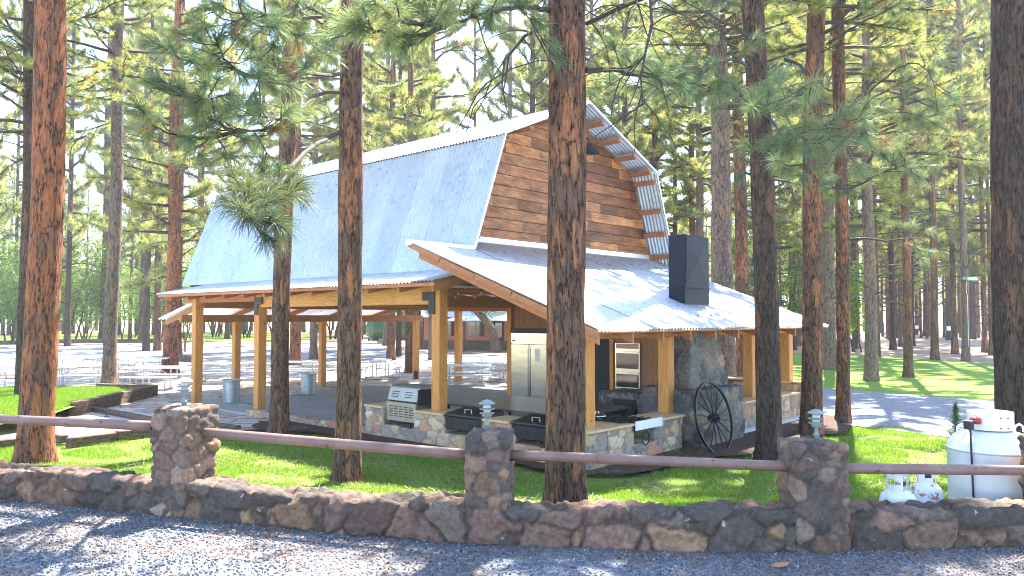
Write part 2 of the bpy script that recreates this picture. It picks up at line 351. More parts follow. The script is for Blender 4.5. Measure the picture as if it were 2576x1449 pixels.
# near lawn height field
xs=np.arange(-14,14.01,.25); ys=np.arange(6,22.01,.25)
V=[];Fq=[]
for y in ys:
    for x in xs:
        f=fence_y(x)+.15; z=(.40*(1-sstep((y-f)/5.0)) if y>f-.3 else .40)
        z+=.015*noise.noise(Vector((x*.7,y*.7,0))); V.append((x,y,z+.004))
nx=len(xs)
for j in range(len(ys)-1):
    for i in range(nx-1): Fq.append((j*nx+i,j*nx+i+1,(j+1)*nx+i+1,(j+1)*nx+i))
o=npmesh('lawn',np.array(V),np.array(Fq),M['lawn'],nper=4,smooth=True); o['kind']='structure'
# gravel road in front
V=[];Fq=[]; xs=np.arange(-30,30.01,.5)
for x in xs:
    fy=fence_y(x)+.1
    for k in range(12):
        y=fy-(fy+14)*(k/11)**1.5; V.append((x,y,.6+.012*noise.noise(Vector((x,y,3)))))
for i in range(len(xs)-1):
    for k in range(11): Fq.append((i*12+k,i*12+k+1,(i+1)*12+k+1,(i+1)*12+k))
o=npmesh('gravel_road',np.array(V),np.array(Fq)[:,::-1],M['gravel'],nper=4,smooth=True); o['kind']='structure'
# right side: drive, far lawn; left: gravel lot, far lawn, patio
dr=[G(X,Y,0) for X,Y in [(1960,1010),(2050,1041),(2095,1066),(2370,1100),(2800,1150),(3400,1190),(3400,1070),(2900,1035),(2490,1009),(2050,976),(1900,962),(1700,950)]]
sheet('gravel_drive',dr,.022,M['gravelfar'])
lf=[G(X,Y,0) for X,Y in [(1700,950),(1900,962),(2050,976),(2490,1009),(2900,1035),(3400,1070),(3500,915),(2500,915),(2300,903),(2200,897),(2000,888),(1850,884)]]
sheet('lawn',lf,.014,M['lawnfar'])
#la=[G(X,Y,0) for X,Y in [(2050,1038),(2095,1064),(2370,1098),(2800,1150)]]+[Vector((14,12,0)),Vector((14,22.3,0))]
_p=[W(4,-.05,0),W(9.5,-.05,0)]+[G(X,Y,0) for X,Y in [(645,1064),(700,1084),(500,1092),(380,1100),(150,1124),(0,1116),(-400,1095),(-900,1000),(-900,904),(0,899),(300,896),(640,904),(900,914),(1130,904),(1400,905),(1700,935)]]+[W(4,9.5,0)]
sheet('patio',_p,.055,M['flag'])
sheet('gravel_lot',[G(X,Y,0) for X,Y in [(-900,905),(-900,868),(0,868),(430,866),(700,872),(1100,880),(1130,905),(900,915),(640,905),(300,897),(0,900)]],.03,M['gravelfar'])
sheet('lawn',[G(X,Y,0) for X,Y in [(-900,862),(-900,838),(0,838),(440,838),(700,840),(900,845),(720,856),(430,861),(0,864)]],.02,M['lawnfar'])
sheet('lawn',[G(X,Y,.3) for X,Y in [(182,1024),(388,978),(245,974),(-500,974),(-900,990),(-900,1075),(0,1068),(100,1052)]],.3,M['lawnfar'])
def wig(pts,amp=.13,step=.25):
    out=[];n=len(pts)
    for i in range(n):
        p,q=pts[i],pts[(i+1)%n]; L=(q-p).length; k=max(1,int(L/step))
        for t in range(k): r=p.lerp(q,t/k); out.append(r+Vector((noise.noise(r*1.3),noise.noise(r*1.3+Vector((9,9,9))),0))*amp*2)
    return out
sheet('mulch_bed',wig([W(u,v,0) for u,v in [(9.5,.1),(9.3,-.8),(8.3,-1.3),(7.2,-.7),(4,-.45),(0,-.45),(-.75,.2),(-1.0,2),(-1.2,4),(-1.6,6),(-1.5,8),(-.8,9.6),(0,9.9),(1,9.2),(1,1),(8,1)]]),.088,M['mulch'])
# ---------------------------------------------------------------- stone work
def stone_block(name,Lx,Ly,Lz,res,fn,cell,mat,palette,mortar,depth=.03,parent=None,edge=.16,rough=.006,skipbottom=True,seed=1,off=(0,0,0)):
    rr=random.Random(seed); idx={};P=[];Fs=[]
    nx,ny,nz=max(1,round(Lx/res)),max(1,round(Ly/res)),max(1,round(Lz/res))
    def vid(i,j,k):
        key=(i,j,k)
        if key not in idx: idx[key]=len(P); P.append((i*Lx/nx,j*Ly/ny,k*Lz/nz))
        return idx[key]
    for i in range(nx):
        for k in range(nz):
            Fs.append((vid(i,0,k),vid(i+1,0,k),vid(i+1,0,k+1),vid(i,0,k+1)))
            Fs.append((vid(i,ny,k),vid(i,ny,k+1),vid(i+1,ny,k+1),vid(i+1,ny,k)))
        for j in range(ny): Fs.append((vid(i,j,nz),vid(i+1,j,nz),vid(i+1,j+1,nz),vid(i,j+1,nz)))
    for j in range(ny):
        for k in range(nz):
            Fs.append((vid(0,j,k),vid(0,j,k+1),vid(0,j+1,k+1),vid(0,j+1,k)))
            Fs.append((vid(nx,j,k),vid(nx,j+1,k),vid(nx,j+1,k+1),vid(nx,j,k+1)))
    P=np.array(P); Fs=np.array(Fs)
    cx,cy,cz=cell; seeds=[]
    for i in range(-1,int(Lx/cx)+2):
        for j in range(-1,int(Ly/cy)+2):
            for k in range(-1,int(Lz/cz)+2):
                seeds.append(((i+.5*(k%2)+rr.uniform(.1,.9)),(j+rr.uniform(.1,.9)),(k+rr.uniform(.15,.85))))
    kd=kdtree.KDTree(len(seeds))
    for i,s in enumerate(seeds): kd.insert(s,i)
    kd.balance()
    cols=[]
    for i in range(len(seeds)):
        c=rr.choice(palette); f=rr.uniform(.75,1.25); cols.append([c[0]*f,c[1]*f,c[2]*f])
    Q=np.array([fn(*p) for p in P],dtype=float)
    # vertex normals
    a=Q[Fs[:,1]]-Q[Fs[:,0]]; b=Q[Fs[:,3]]-Q[Fs[:,0]]; nn=np.cross(a,b); VN=np.zeros_like(Q)
    for c in range(4): np.add.at(VN,Fs[:,c],nn)
    VN/=np.maximum(np.linalg.norm(VN,axis=1,keepdims=True),1e-9)
    H=np.zeros(len(P)); Cc=np.zeros((len(P),3))
    for i,p in enumerate(P):
        wv=noise.noise_vector(Vector((p[0]*5+off[0],p[1]*5,p[2]*5)))*.24+noise.noise_vector(Vector((p[0]*16,p[1]*16,p[2]*16)))*.06
        q=(p[0]/cx+wv.x,p[1]/cy+wv.y,p[2]/cz+wv.z)
        r=kd.find_n(q,2); d=(r[1][2]-r[0][2]); t=min(1,d/edge); t=t*t*(3-2*t)
        ci=r[0][1]; hv=((ci*7919)%97)/97
        H[i]=depth*(t*(.5+.5*hv)) + rough*noise.noise(Vector((p[0]*14,p[1]*14,p[2]*14+seed)))*2*t + depth*.35*noise.noise(Vector((p[0]*5,p[1]*5,p[2]*5+9)))
        Cc[i]=np.array(cols[ci])*t+np.array(mortar)*(1-t)
    Q=Q+VN*H[:,None]
    return npmesh(name,Q,Fs,mat,parent,col=Cc,nper=4,smooth=True)
LAVA=[(.19,.115,.08),(.14,.09,.068),(.24,.14,.09),(.11,.085,.07),(.29,.17,.10),(.085,.065,.055),(.21,.15,.115),(.22,.13,.095)]
VEN=[(.46,.28,.16),(.40,.24,.15),(.50,.34,.21),(.32,.24,.19),(.45,.22,.13),(.54,.40,.26),(.30,.24,.20),(.48,.31,.19)]
CHIM=[(.13,.11,.095),(.20,.145,.11),(.085,.08,.078),(.24,.165,.11),(.15,.135,.12),(.07,.065,.062)]
# fence: low wall following the road, pillars, pipe rails
fence=thing('stone_and_pipe_fence','low lava rock wall with rock pillars carrying a brown pipe rail along the gravel road','fence')
acc=[0]
for p,q in zip(FP,FP[1:]): acc.append(acc[-1]+(q-p).length)
def along(s):
    for i in range(len(FP)-1):
        if s<=acc[i+1] or i==len(FP)-2:
            t=(s-acc[i])/(acc[i+1]-acc[i]); p=FP[i].lerp(FP[i+1],t); return p
def tang(s): return (along(min(s+.4,acc[-1]))-along(max(s-.4,0))).normalized()
def wallfn(x,y,z):
    p=along(x); d=tang(x); n=Vector((-d.y,d.x,0)); q=p+n*(y+.03*noise.noise(Vector((x*1.3,y,4))))
    top=.30+.05*noise.noise(Vector((x*1.1,0,2)))+.02*noise.noise(Vector((x*4,y*4,2)))
    return (q.x,q.y,.56+z/.3*(top+.04))
stone_block('rock_wall',acc[-1],.33,.30,.018,wallfn,(.42,.32,.24),M['stone'],LAVA,(.10,.07,.054),.05,fence,edge=.125,rough=.016,seed=3)
def s_at_x(x):
    lo,hi=0,acc[-1]
    for _ in range(40):
        m=(lo+hi)/2
        if along(m).x<x: lo=m
        else: hi=m
    return lo
PIL=[(-330,1.16,.36),(437,1.10,.38),(1224,1.00,.34),(2056,.93,.42),(2690,.95,.40)]
PC=[]
for i,(X,h,wd) in enumerate(PIL):
    # centre on the wall
    lo,hi=0,acc[-1]
    for _ in range(40):
        m=(lo+hi)/2; p=along(m); 
        if p.x/p.y*F+1288<X: lo=m
        else: hi=m
    p=along(lo); d=tang(lo); n=Vector((-d.y,d.x,0)); base=p+n*(.17 if i!=1 else .2); PC.append((base,d,h,wd))
    def pf(x,y,z,base=base,d=d,n=n,wd=wd,i=i):
        k=1+.05*noise.noise(Vector((z*3,i,0))); q=base+d*((x-wd/2)*k)+n*((y-wd/2)*k*(1.0 if i!=1 else 1.25)); return (q.x,q.y,.56+z)
    stone_block('rock_pillar',wd,wd,h,.02,pf,(.19,.19,.17),M['stone'],LAVA+[(.30,.2,.14)],(.115,.085,.068),.033,fence,edge=.14,rough=.01,seed=20+i)
def pipe(p0,p1,r,sag=.0):
    mb=MB(); pts=[p0.lerp(p1,t/12)-Vector((0,0,sag*math.sin(math.pi*t/12))) for t in range(13)]
    mb.tube(pts,r,20); o=mb.build('pipe_rail',M['pipe'],fence,smooth=False)
    for pl in o.data.polygons: pl.use_smooth=len(pl.vertices)==4
def pin(i,X,Y,side,dy=0): b,d,h,wd=PC[i]; y=b.y+dy; return D(X,Y,y)
pipe(pin(0,-300,1040,1),pin(1,388,1072,0),.052)
pipe(pin(1,492,1086,1),pin(2,1178,1144,0),.05)
pipe(pin(2,1284,1144,1),pin(3,2024,1175,0),.046)
pipe(pin(3,2108,1178,1),pin(4,2640,1184,0),.046)
mb=MB(); mb.tube([pin(2,1262,1154,1),pin(2,1300,1154,1)],.02,10); mb.build('rail_stub',M['rubber'],fence)
# tier lamps on the pillars
def tier_lamp(loc,sc_,label):
    t=thing('path_lamp',label,'garden lamp',loc,0,'tiered path lamps on the rock pillars')
    def cone(z,r,h):
        m=MB(); m.lathe([(r*.94,z-.004),(r,z),(r*.98,z+.006),(r*.45,z+h),(r*.12,z+h*1.25),(0,z+h*1.3)],24); return m
    m=MB(); m.lathe([(.026,-.05),(.026,.075),(.032,.08),(.03,.09),(.018,.10),(.018,.15),(.05,.17),(.055,.185),(0,.186)],16); m.build('post',M['teal'],t,smooth=True)
    m=MB(); m.lathe([(.038,.185),(.038,.30),(0,.301)],16); m.build('lens',M['lampglass'],t,smooth=True)
    for z,r,h in ((.20,.078,.012),(.245,.08,.012)): cone(z,r,h).build('shade_ring',M['teal'],t)
    cone(.30,.085,.035).build('cap',M['flash'] if 'white' in label else M['teal'],t)  # pale metal puts the sunlight on the left cap into its colour
    t.scale=(sc_*.88,)*3; return t
for i,X,Y,y2,lab in ((1,463,1026,0,'tiered lamp with its cap coloured sunlit white on the leftmost rock pillar'),(2,1225,1092,.06,'pale tiered lamp on the middle rock pillar in front of the griddles'),(3,2054,1122,.10,'grey green tiered lamp behind the right rock pillar')):
    b,d,h,wd=PC[i]; n=Vector((-d.y,d.x,0)); p=D(X,Y,b.y+y2)
    p.z=.56+h-.01+(0.0); tier_lamp(p,1.0 if i!=1 else 1.1,lab)
# ---------------------------------------------------------------- pavilion
pav=thing('barn_pavilion','timber picnic pavilion with corrugated gambrel roof and reclaimed plank gable','pavilion',K,AR)
def part(mb,name,mat,parent=pav,**k): return mb.build(name,mat,parent,**k)
def corr(name,o,e,s,L,S,mat=None,parent=pav,amp=.022,pitch=.11,lift=0,screws=False):
    o=Vector(o);e=Vector(e).normalized();s=Vector(s).normalized(); n=e.cross(s); 
    if n.z<0: n=-n
    per=6; cnt=int(L/pitch*per); i=np.arange(cnt+1); x=i*L/cnt; h=amp*np.cos(2*np.pi*x/pitch)+lift
    rows=[0,S*.5,S]; V=[]
    for r in rows:
        V.append(np.array(o)[None,:]+x[:,None]*np.array(e)+h[:,None]*np.array(n)+r*np.array(s))
    V=np.concatenate(V); nn=cnt+1; Fq=[]
    for r in range(2):
        a=r*nn+np.arange(cnt); Fq.append(np.stack([a,a+1,a+1+nn,a+nn],1))
    rt=np.random.default_rng(int(L*100)); pn=(x/.88).astype(int); tint=rt.uniform(.93,1.05,pn.max()+2)[pn]; seam=np.where((x%.88)<.03,.8,1.0)
    colr=np.tile((tint*seam)[:,None]*np.ones((1,3)),(3,1))
    ob=npmesh(name,V,np.concatenate(Fq),mat or M['roof'],parent,col=colr,nper=4,smooth=True)
    if screws:
        mb=MB(); r=.35
        while r<S-.1:
            q=pitch*4
            while q<L-.1:
                c=o+e*(round(q/pitch)*pitch)+s*r+n*(amp+lift+.004); mb.box(c-Vector((.009,.009,.006)),c+Vector((.009,.009,.006))); q+=pitch*random.choice((5,6,8))
            r+=.62
        if mb.v: mb.build('roof_screws',M['tube'],ob)
    return ob
VC=5.5; ZB,ZK,ZP=3.66,6.75,8.12; HB,HK=4.35,3.2; U0,U1=4.0,17.4
Ld=U1-U0
for sg in (-1,1):
    # lower and upper slopes
    k=Vector((VC+sg*HK,U0,ZK)); bt=Vector((VC+sg*HB,U0,ZB)); pk=Vector((VC,U0,ZP)); k2=Vector((VC+sg*(HK+.06),U0,ZK+.0))
    corr('lower_roof_slope',k,(0,1,0),bt-k,Ld,(bt-k).length)
    corr('upper_roof_slope',pk,(0,1,0),k2-pk,Ld,(k2-pk).length,lift=.025)
    # skirt
    e0=Vector((VC+sg*(HB-.02),3.3,ZB-.02)); e1=Vector((VC+sg*6.0,3.3,3.30))
    corr('skirt_roof',e0,(0,1,0),e1-e0,12.25,(e1-e0).length,lift=.012)
    m=MB(); u=3.42
    while u<15.6:
        d=(e1-e0); 
        a=Vector((VC+sg*(HB-.1),u,ZB-.11)); b=Vector((VC+sg*5.93,u,3.30-.10)); m.beam(a,b,.045,.18); u+=1.03
    part(m,'rafters',M['rafter'])
    m=MB(); m.beam((VC+sg*5.96,3.32,3.25),(VC+sg*5.96,15.5,3.25),.03,.07); part(m,'fascia',M['rafter'])
m=MB(); m.beam((VC-.1,U0,ZP+.02),(VC-.1,U1,ZP+.02),.3,.012,up=(-.4,0,1)); m.beam((VC+.1,U0,ZP+.02),(VC+.1,U1,ZP+.02),.3,.012,up=(.4,0,1)); part(m,'ridge_cap',M['flash'])
# rake trims on both gable ends
for u in (U0-.01,U1+.01):
    m=MB()
    for sg in (-1,1):
        m.beam((VC+sg*(HB+.01),u,ZB),(VC+sg*(HK+.01),u,ZK),.02,.05); m.beam((VC+sg*(HK+.05),u,ZK+.02),(VC,u,ZP+.03),.02,.05)
    part(m,'rake_trim',M['flash'])
# gable walls of planks
def half(z):
    return HB-(z-ZB)/(ZK-ZB)*(HB-HK) if z<ZK else HK*(1-(z-ZK)/(ZP-ZK))
TINT=[(1,1,1),(1.05,.95,.9),(.9,.82,.8),(.42,.38,.40),(1.3,1.25,1.15),(.62,.55,.52),(1.1,1.05,1.0),(.8,.72,.70),(.5,.42,.42),(1.45,1.35,1.2)]
def gable(u,sgn):
    m=MB(); z=3.62; row=0
    while z<ZP-.06:
        h=min(.27,ZP-.03-z); z1=z+h-.016
        l0,l1=VC-half(z)+.02,VC-half(z1)+.02; r0,r1=VC+half(z)-.02,VC+half(z1)-.02
        x=l0-.3-random.random()*1.2
        while x<r0:
            L=random.choice((.5,.9,1.3,1.7,2.1,2.6)); a=x; b=x+L-.006; x+=L
            a0,a1=max(a,l0),max(a,l1); b0,b1=min(b,r0),min(b,r1)
            if b0<=a0+.02: continue
            if b1<a1: b1=a1=(a1+b1)/2
            th=.03+random.uniform(0,.008); m.cur=random.choice(TINT)
            y0,y1=(u,u-th) if sgn<0 else (u,u+th)
            ya,yb=min(y0,y1),max(y0,y1)
            m.hexa([(a0,ya,z),(b0,ya,z),(b0,yb,z),(a0,yb,z),(a1,ya,z1),(b1,ya,z1),(b1,yb,z1),(a1,yb,z1)])
        z+=h; row+=1
    m.cur=(.12,.09,.09)
    yb=u+.03*(1 if sgn<0 else -1)
    m.add([(VC-HB+.03,yb,3.6),(VC+HB-.03,yb,3.6),(VC+HK-.03,yb,ZK),(VC,yb,ZP-.03),(VC-HK+.03,yb,ZK)],[(0,1,2,3,4)])
    part(m,'gable_wall',M['plank'])
gable(4.8,-1); gable(U1-.5,1)
# lookouts under the front overhang
for sg in (-1,1):
    pts=[(VC+sg*(HB-(HB-HK)*t),ZB+(ZK-ZB)*t) for t in (.04,.25,.46,.67,.93)]+[(VC+sg*HK*(1-t),ZK+(ZP-ZK)*t) for t in (.06,.30,.54,.78)]
    for i,(v,z) in enumerate(pts):
        low=i<5; d=Vector((HK-HB,0,ZK-ZB)).normalized() if low else Vector((-HK,0,ZP-ZK)).normalized(); d.x*=sg
        n=Vector((-d.z,0,d.x))
        if (n.x*sg>0 if low else n.z>0): n=-n
        c=Vector((v,0,z))+n*.078
        m=MB(); m.beam(c+Vector((0,U0+.06,0)),c+Vector((0,4.76,0)),.085,.13,up=d); part(m,'lookout',M['rafter'])
# front lean-to
E0,ZE,SL=-.5,2.40,.371; VL,VR=-.45,9.55
def zs(u): return ZE+SL*(u-E0)
sd=Vector((0,-1,-SL))
corr('lean_to_roof',(1.28,4.78,zs(4.78)),(1,0,0),sd,VR-1.28,(4.78-E0)*math.hypot(1,SL))
corr('lean_to_roof',(VL,4.02,zs(4.02)+.002),(1,0,0),sd,1.33-VL,(4.02-E0)*math.hypot(1,SL))
m=MB(); m.beam((VL-.06,4.05,zs(4.05)+.01),(1.25,4.05,zs(4.05)+.01),.16,.10); part(m,'end_flashing',M['flash'])
m=MB(); m.beam((1.45,4.74,zs(4.78)+.055),(VC+HB-.32,4.74,zs(4.78)+.055),.02,.13); part(m,'wall_flashing',M['flash'])
m=MB(); m.beam((1.5,4.755,zs(4.78)+.15),(VC+HB-.35,4.755,zs(4.78)+.15),.02,.03); part(m,'trim_strip',M['rafter'])
m=MB()
v=VL+.12
while v<VR-.1:
    z0=.15; y0,y1=E0+.06,(4.7 if v>1.2 else 3.9)
    za,zb=zs(y0)-.03,zs(y1)-.03
    m.hexa([(v-.022,y0,za-.22),(v+.022,y0,za-.22),(v+.022,y1,zb-.22),(v-.022,y1,zb-.22),(v-.022,y0,za),(v+.022,y0,za),(v+.022,y1,zb),(v-.022,y1,zb)]); v+=.985
part(m,'rafters',M['rafter'])
m=MB()
for k in range(5): # barge board lengths
    a=E0+.0+k*.92; b=a+.92-.02; dz=-.05-.012*(k%2)
    m.beam((VL+.0,a,zs(a)+dz),(VL+.0,b,zs(b)+dz),.04,.09)
part(m,'barge_board',M['rafter'])
m=MB(); m.beam((VL+.02,E0+.03,ZE-.03),(VR-.02,E0+.03,ZE-.03),.02,.03); part(m,'fascia',M['rafter'])
PS=.24
def post(u,v,z0,z1,s=PS,name='post'):
    m=MB(); m.box((v-s/2,u-s/2,z0),(v+s/2,u+s/2,z1)); return part(m,name,M['timber'],bevel=.012)
post(.30,.30,.70,zs(.3)-.30); post(.40,3.12,.70,2.50); post(.4,6.9,.70,2.50); post(.4,9.05,.86,2.5)
post(4.0,.30,.72,3.42); post(11.0,.30,.20,2.88); post(14.35,.20,.05,3.16)
post(17,2.85,.05,2.5,.22); post(17,6.3,.05,2.5,.22); post(17,10.9,.05,2.5,.22)
for u in (4.0,11.0,14.35): post(u,10.8,.05,3.1)
def hbeam(a,b,wd,h,mat='timberH',name='beam',up=(0,0,1)):
    m=MB(); m.beam(a,b,wd,h,up); return part(m,name,M[mat],bevel=.008)
hbeam((.20,.30,2.34),(9.2,.30,2.34),.16,.22,'rafter')
m=MB(); m.beam((.30,4.12,3.08),(.30,11.12,3.08),.17,.40); part(m,'beam',M['timberH'],bevel=.008)
hbeam((.24,11.12,3.12),(.24,15.2,3.12),.13,.16,'rafter')
hbeam((10.8,4,3.0),(10.8,15.2,3.0),.16,.28,'rafter'); 
hbeam((.9,17,2.58),(11.2,17,2.58),.16,.25,'rafter')
hbeam((.4,14.35,3.0),(10.7,14.35,3.0),.16,.22,'rafter')
hbeam((.4,7.72,3.05),(6.6,7.72,3.05),.16,.32,'timberH')
hbeam((1.45,4.86,3.48),(9.55,4.86,3.48),.14,.30,'rafter')
hbeam((1.45,10.9,3.5),(9.55,10.9,3.5),.14,.22,'rafter')
for v0,v1 in ((2.85,1.5),(6.3,4.9),(10.9,9.6)): pass
for v in (1.4,3.4,5.5,7.5,9.6): hbeam((v,14.6,3.46),(v,19.2,2.44),.05,.17,'rafter','rear_rafter')
corr('rear_lean_to_roof',(1.15,14.6,3.58),(1,0,0),(0,4.65,-1.02),8.7,math.hypot(4.65,1.02))
# knee brackets (black steel)
def bracket(u,v,z,L=.42,mir=1):
    m=MB(); x0,x1=v-.135,v-.125
    m.box((x0,u-.02*mir,z-.30),(x1,u+.16*mir,z+.16)); m.box((x0,u+.1601*mir,z-.02),(x1,u+.36*mir,z+.16))
    for a,b in ((.03,-.25),(.12,-.25),(.07,.11),(.31,.11),(.31,.03)): m.lathe([(.018,0),(.018,.001)],8,(0,0,0)) if False else m.box((x0-.006,u+(a-.01)*mir,z+b-.01),(x0,u+(a+.01)*mir,z+b+.01))
    part(m,'bracket',M['dark'])
bracket(4.02,.285,2.98); bracket(11.06,.285,2.98,mir=-1)
m=MB(); m.box((.155,.2,2.05),(.165,.42,2.35)); part(m,'bracket',M['dark'])
m=MB(); m.box((10.7,16.9,.05),(10.9,16.86,.4)); part(m,'post_shoe',M['dark'])
# dry needles caught on the lean-to roof
q=[]
for i in range(900):
    v=random.uniform(-.3,9.4); u=random.uniform(-.4,3.9); 
    if noise.noise(Vector((u*.8,v*.8,0)))<-.05: continue
    a=random.uniform(0,6.28); L=random.uniform(.05,.1); c=Vector((v,u,zs(u)+.03)); d=Vector((math.cos(a),math.sin(a),math.sin(a)*SL))*L; sdd=Vector((-math.sin(a),math.cos(a),math.cos(a)*SL))*.004; q+=[tuple(c-d-sdd),tuple(c-d+sdd),tuple(c+d)]
npmesh('roof_litter',np.array(q),np.arange(len(q)).reshape(-1,3),M['litter'],pav,col=np.tile([.22,.13,.07],(len(q),1)))
# gooseneck barn lamp on the gable
def lampv(X,Y,u):
    d=ray(X,Y); t=((K+Av*u-Vector((0,0,0))).dot(Av))/d.dot(Av); p=d*t+Vector((0,0,CH)); return ((p-K).dot(Bv),p.z)
m=MB(); _g=lampv(1484,383,4.15); gc=Vector((_g[0],4.15,_g[1]-.02)); m.lathe([(.26,0),(.25,.04),(.18,.13),(.07,.19),(.05,.24),(0,.245)],20,gc); m.tube([gc+Vector((0,0,.2)),gc+Vector((0,.05,.38)),gc+Vector((0,.3,.45)),gc+Vector((0,.66,.38))],.015,8); part(m,'gable_lamp',M['iron'],smooth=True)
# inner kitchen wall of vertical boards
m=MB(); u=2.3
while u<7.66:
    wd=.19; u2=min(u+wd,7.66); top=min(zs(u)-.26,3.55) if u<4.6 else 3.55
    m.cur=(1,1,1); m.box((6.62+random.uniform(0,.008),u,.08),(6.68,u2-.008,top)); u=u2
part(m,'board_wall',M['board'])
m=MB(); m.box((6.70,7.56,.08),(9.6,7.66,3.3)); m.box((9.5,1.0,.9),(9.6,7.5,1.0)); part(m,'board_wall',M['board'])
m=MB(); m.box((6.52,7.67,.08),(6.72,7.83,3.4)); part(m,'wall_post',M['timber'])
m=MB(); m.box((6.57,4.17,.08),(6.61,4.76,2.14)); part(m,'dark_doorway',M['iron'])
for a,b in ((4.06,4.17),(4.76,4.87)):
    m=MB(); m.box((6.56,a,.08),(6.61,b,2.2)); part(m,'door_casing',M['timber'])
# floor slab
m=MB(); m.box((.02,.1,-.1),(11.0,15.2,.10)); part(m,'floor_slab',M['slab'])
# string of bulbs
st_l=thing('string_lights','clear bulbs strung under the pavilion roof between the corner post and the board wall','string lights')
def bulbs(pts,y):
    P=[D(X,Y,y) for X,Y in pts]; mb=MB(); mb.tube([p+Vector((0,0,.10)) for p in P],.006,5); mb.build('cable',M['rubber'],st_l)
    for p in P[1:-1]:
        mb=MB(); mb.lathe([(.018,.1),(.018,.05),(0,.049)],8,p); o=mb.build('socket',M['rubber'],st_l)
        mb=MB(); mb.lathe([(0,-.03),(.02,-.02),(.028,.0),(.018,.05)],10,p); mb.build('bulb',M['bulb'],st_l,smooth=True)
bulbs([(1100,742),(1169,723),(1246,726),(1300,728)],17.2); bulbs([(1115,742),(1152,738),(1211,739),(1268,737),(1330,737)],18.2); bulbs([(1110,756),(1146,749),(1196,748),(1260,742)],19)
# ---------------------------------------------------------------- stone counters
def uL(X,v=0.0):
    d=ray(X,950); t=((K+Bv*v).dot(Bv))/d.dot(Bv); p=d*t; return (p-K).dot(Av)
def vF(X,u=0.0):
    d=ray(X,950); t=((K+Av*u).dot(Av))/d.dot(Av); p=d*t; return (p-K).dot(Bv)
cnt=thing('stone_counter','field stone kitchen counter with pale pine tops wrapping the pavilion corner','counter',K,AR)
def sb(u0,u1,v0,v1,z0,z1,seed,pal=VEN,mort=(.20,.18,.16),cell=(.29,.34,.25),depth=.02,mat='veneer',parent=cnt,name='stone_base',edge=.13,res=.03,taper=None,rough=.004):
    L=max(u1-u0,.05); Wd=max(v1-v0,.05)
    def fn(x,y,z):
        X,Y,Z=v0+x,u0+y,z0+z
        if taper: X,Y=taper(X,Y,Z)
        return (X,Y,Z)
    return stone_block(name,Wd,L,z1-z0,res,fn,cell,M[mat],pal,mort,depth,parent,edge,rough,seed=seed)
gA,gB=uL(968),uL(1046); q1A,q1B=uL(1119),uL(1217); q2A,q2B=uL(1285),uL(1392); stA,stB=vF(1589),vF(1645)
sb(-.02,6.0,-.02,.55,-.1,.33,1)
for i,(a,b) in enumerate(((0.0,q2B),(q2A,q1B),(q1A,gB),(gA,6.0))): sb(a,b,-.02,.5,.33,.67,2+i)
sb(6.0,11.15,.0,.35,-.1,.20,7)
sb(-.02,.5,.55,2.98,-.1,.33,8); sb(-.02,.5,.5,stA,.33,.67,9); sb(-.02,.5,stB,2.98,.33,.67,10)
m=MB()
for a,b in ((-.06,q2B),(q2A,q1B),(q1A,gB),(gA,6.03)): m.box((-.06,a,.68),(.62,b,.725))
cb=part(m,'countertop',M['counter'],cnt,bevel=.005)
m=MB(); m.box((.6205,-.06,.68),(stA,.62,.725)); m.box((stB,-.06,.68),(3.04,.62,.725)); part(m,'countertop',M['counter'],cnt,bevel=.005)
# right hand counter beyond the fireplace
c2=thing('stone_counter','field stone counter at the right end of the pavilion on a white plinth','counter',K,AR)
sb(.05,.5,5.15,9.3,.15,.70,11,parent=c2,cell=(.22,.3,.26)); sb(.0,7.0,8.95,9.35,.15,.92,12,parent=c2,cell=(.3,.3,.26),res=.04)
m=MB(); m.box((5.1,.0,.70),(8.9,.6,.745)); part(m,'countertop',M['counter'],c2); m=MB(); m.box((8.9,-.04,.95),(9.42,7,.99)); part(m,'countertop',M['counter'],c2)
m=MB(); m.box((5.2,-.1,-.1),(9.42,.04,.15)); m.box((9.36,.05,-.1),(9.46,7,.15)); part(m,'plinth',M['concw'],c2)
# ---------------------------------------------------------------- fireplace
fp=thing('stone_fireplace','dark rock outdoor fireplace with black sheet metal flue through the lean-to roof','fireplace',K,AR)
sb(-.3,1.0,3.2,5.05,-.1,1.17,31,CHIM,(.12,.11,.105),(.34,.4,.3),.04,'rock',fp,'rock_base',.2,.04,rough=.012)
def tp(X,Y,Z):
    t=max(0,min(1,(Z-1.17)/1.9)); f=t**.7; X=X+(4.2-X)*.38*f; Y=Y+(.6-Y)*.2*f; return X,Y
sb(.02,.75,3.4,5.0,1.17,2.62,32,CHIM,(.16,.15,.145),(.4,.4,.42),.05,'rock',fp,'chimney',.25,.04,taper=tp,rough=.015)
sb(1.05,2.7,4.05,5.05,0,.92,33,CHIM,(.26,.25,.24),(.25,.25,.2),.03,'rock',fp,'hearth',.15,.04)
m=MB(); m.box((3.99,1.7,.45),(4.04,2.3,.8)); part(m,'firebox_opening',M['iron'],fp)
m=MB(); m.box((4.6,.8,2.6),(5.7,1.2,4.44)); m.box((4.58,.78,3.26),(5.72,1.22,3.28))
for k in range(6):
    m.box((4.7+k*.18,.772,3.19),(4.72+k*.18,.78,3.21))
part(m,'flue',M['flue'],fp,bevel=.006)
m=MB(); m.add([(4.64,.79,3.35),(4.64,.79,4.40),(5.66,.79,4.40),(5.66,.79,3.35),(5.15,.765,3.87)],[(1,0,4),(2,1,4),(3,2,4),(0,3,4)]); part(m,'flue_panel',M['flue'],fp)
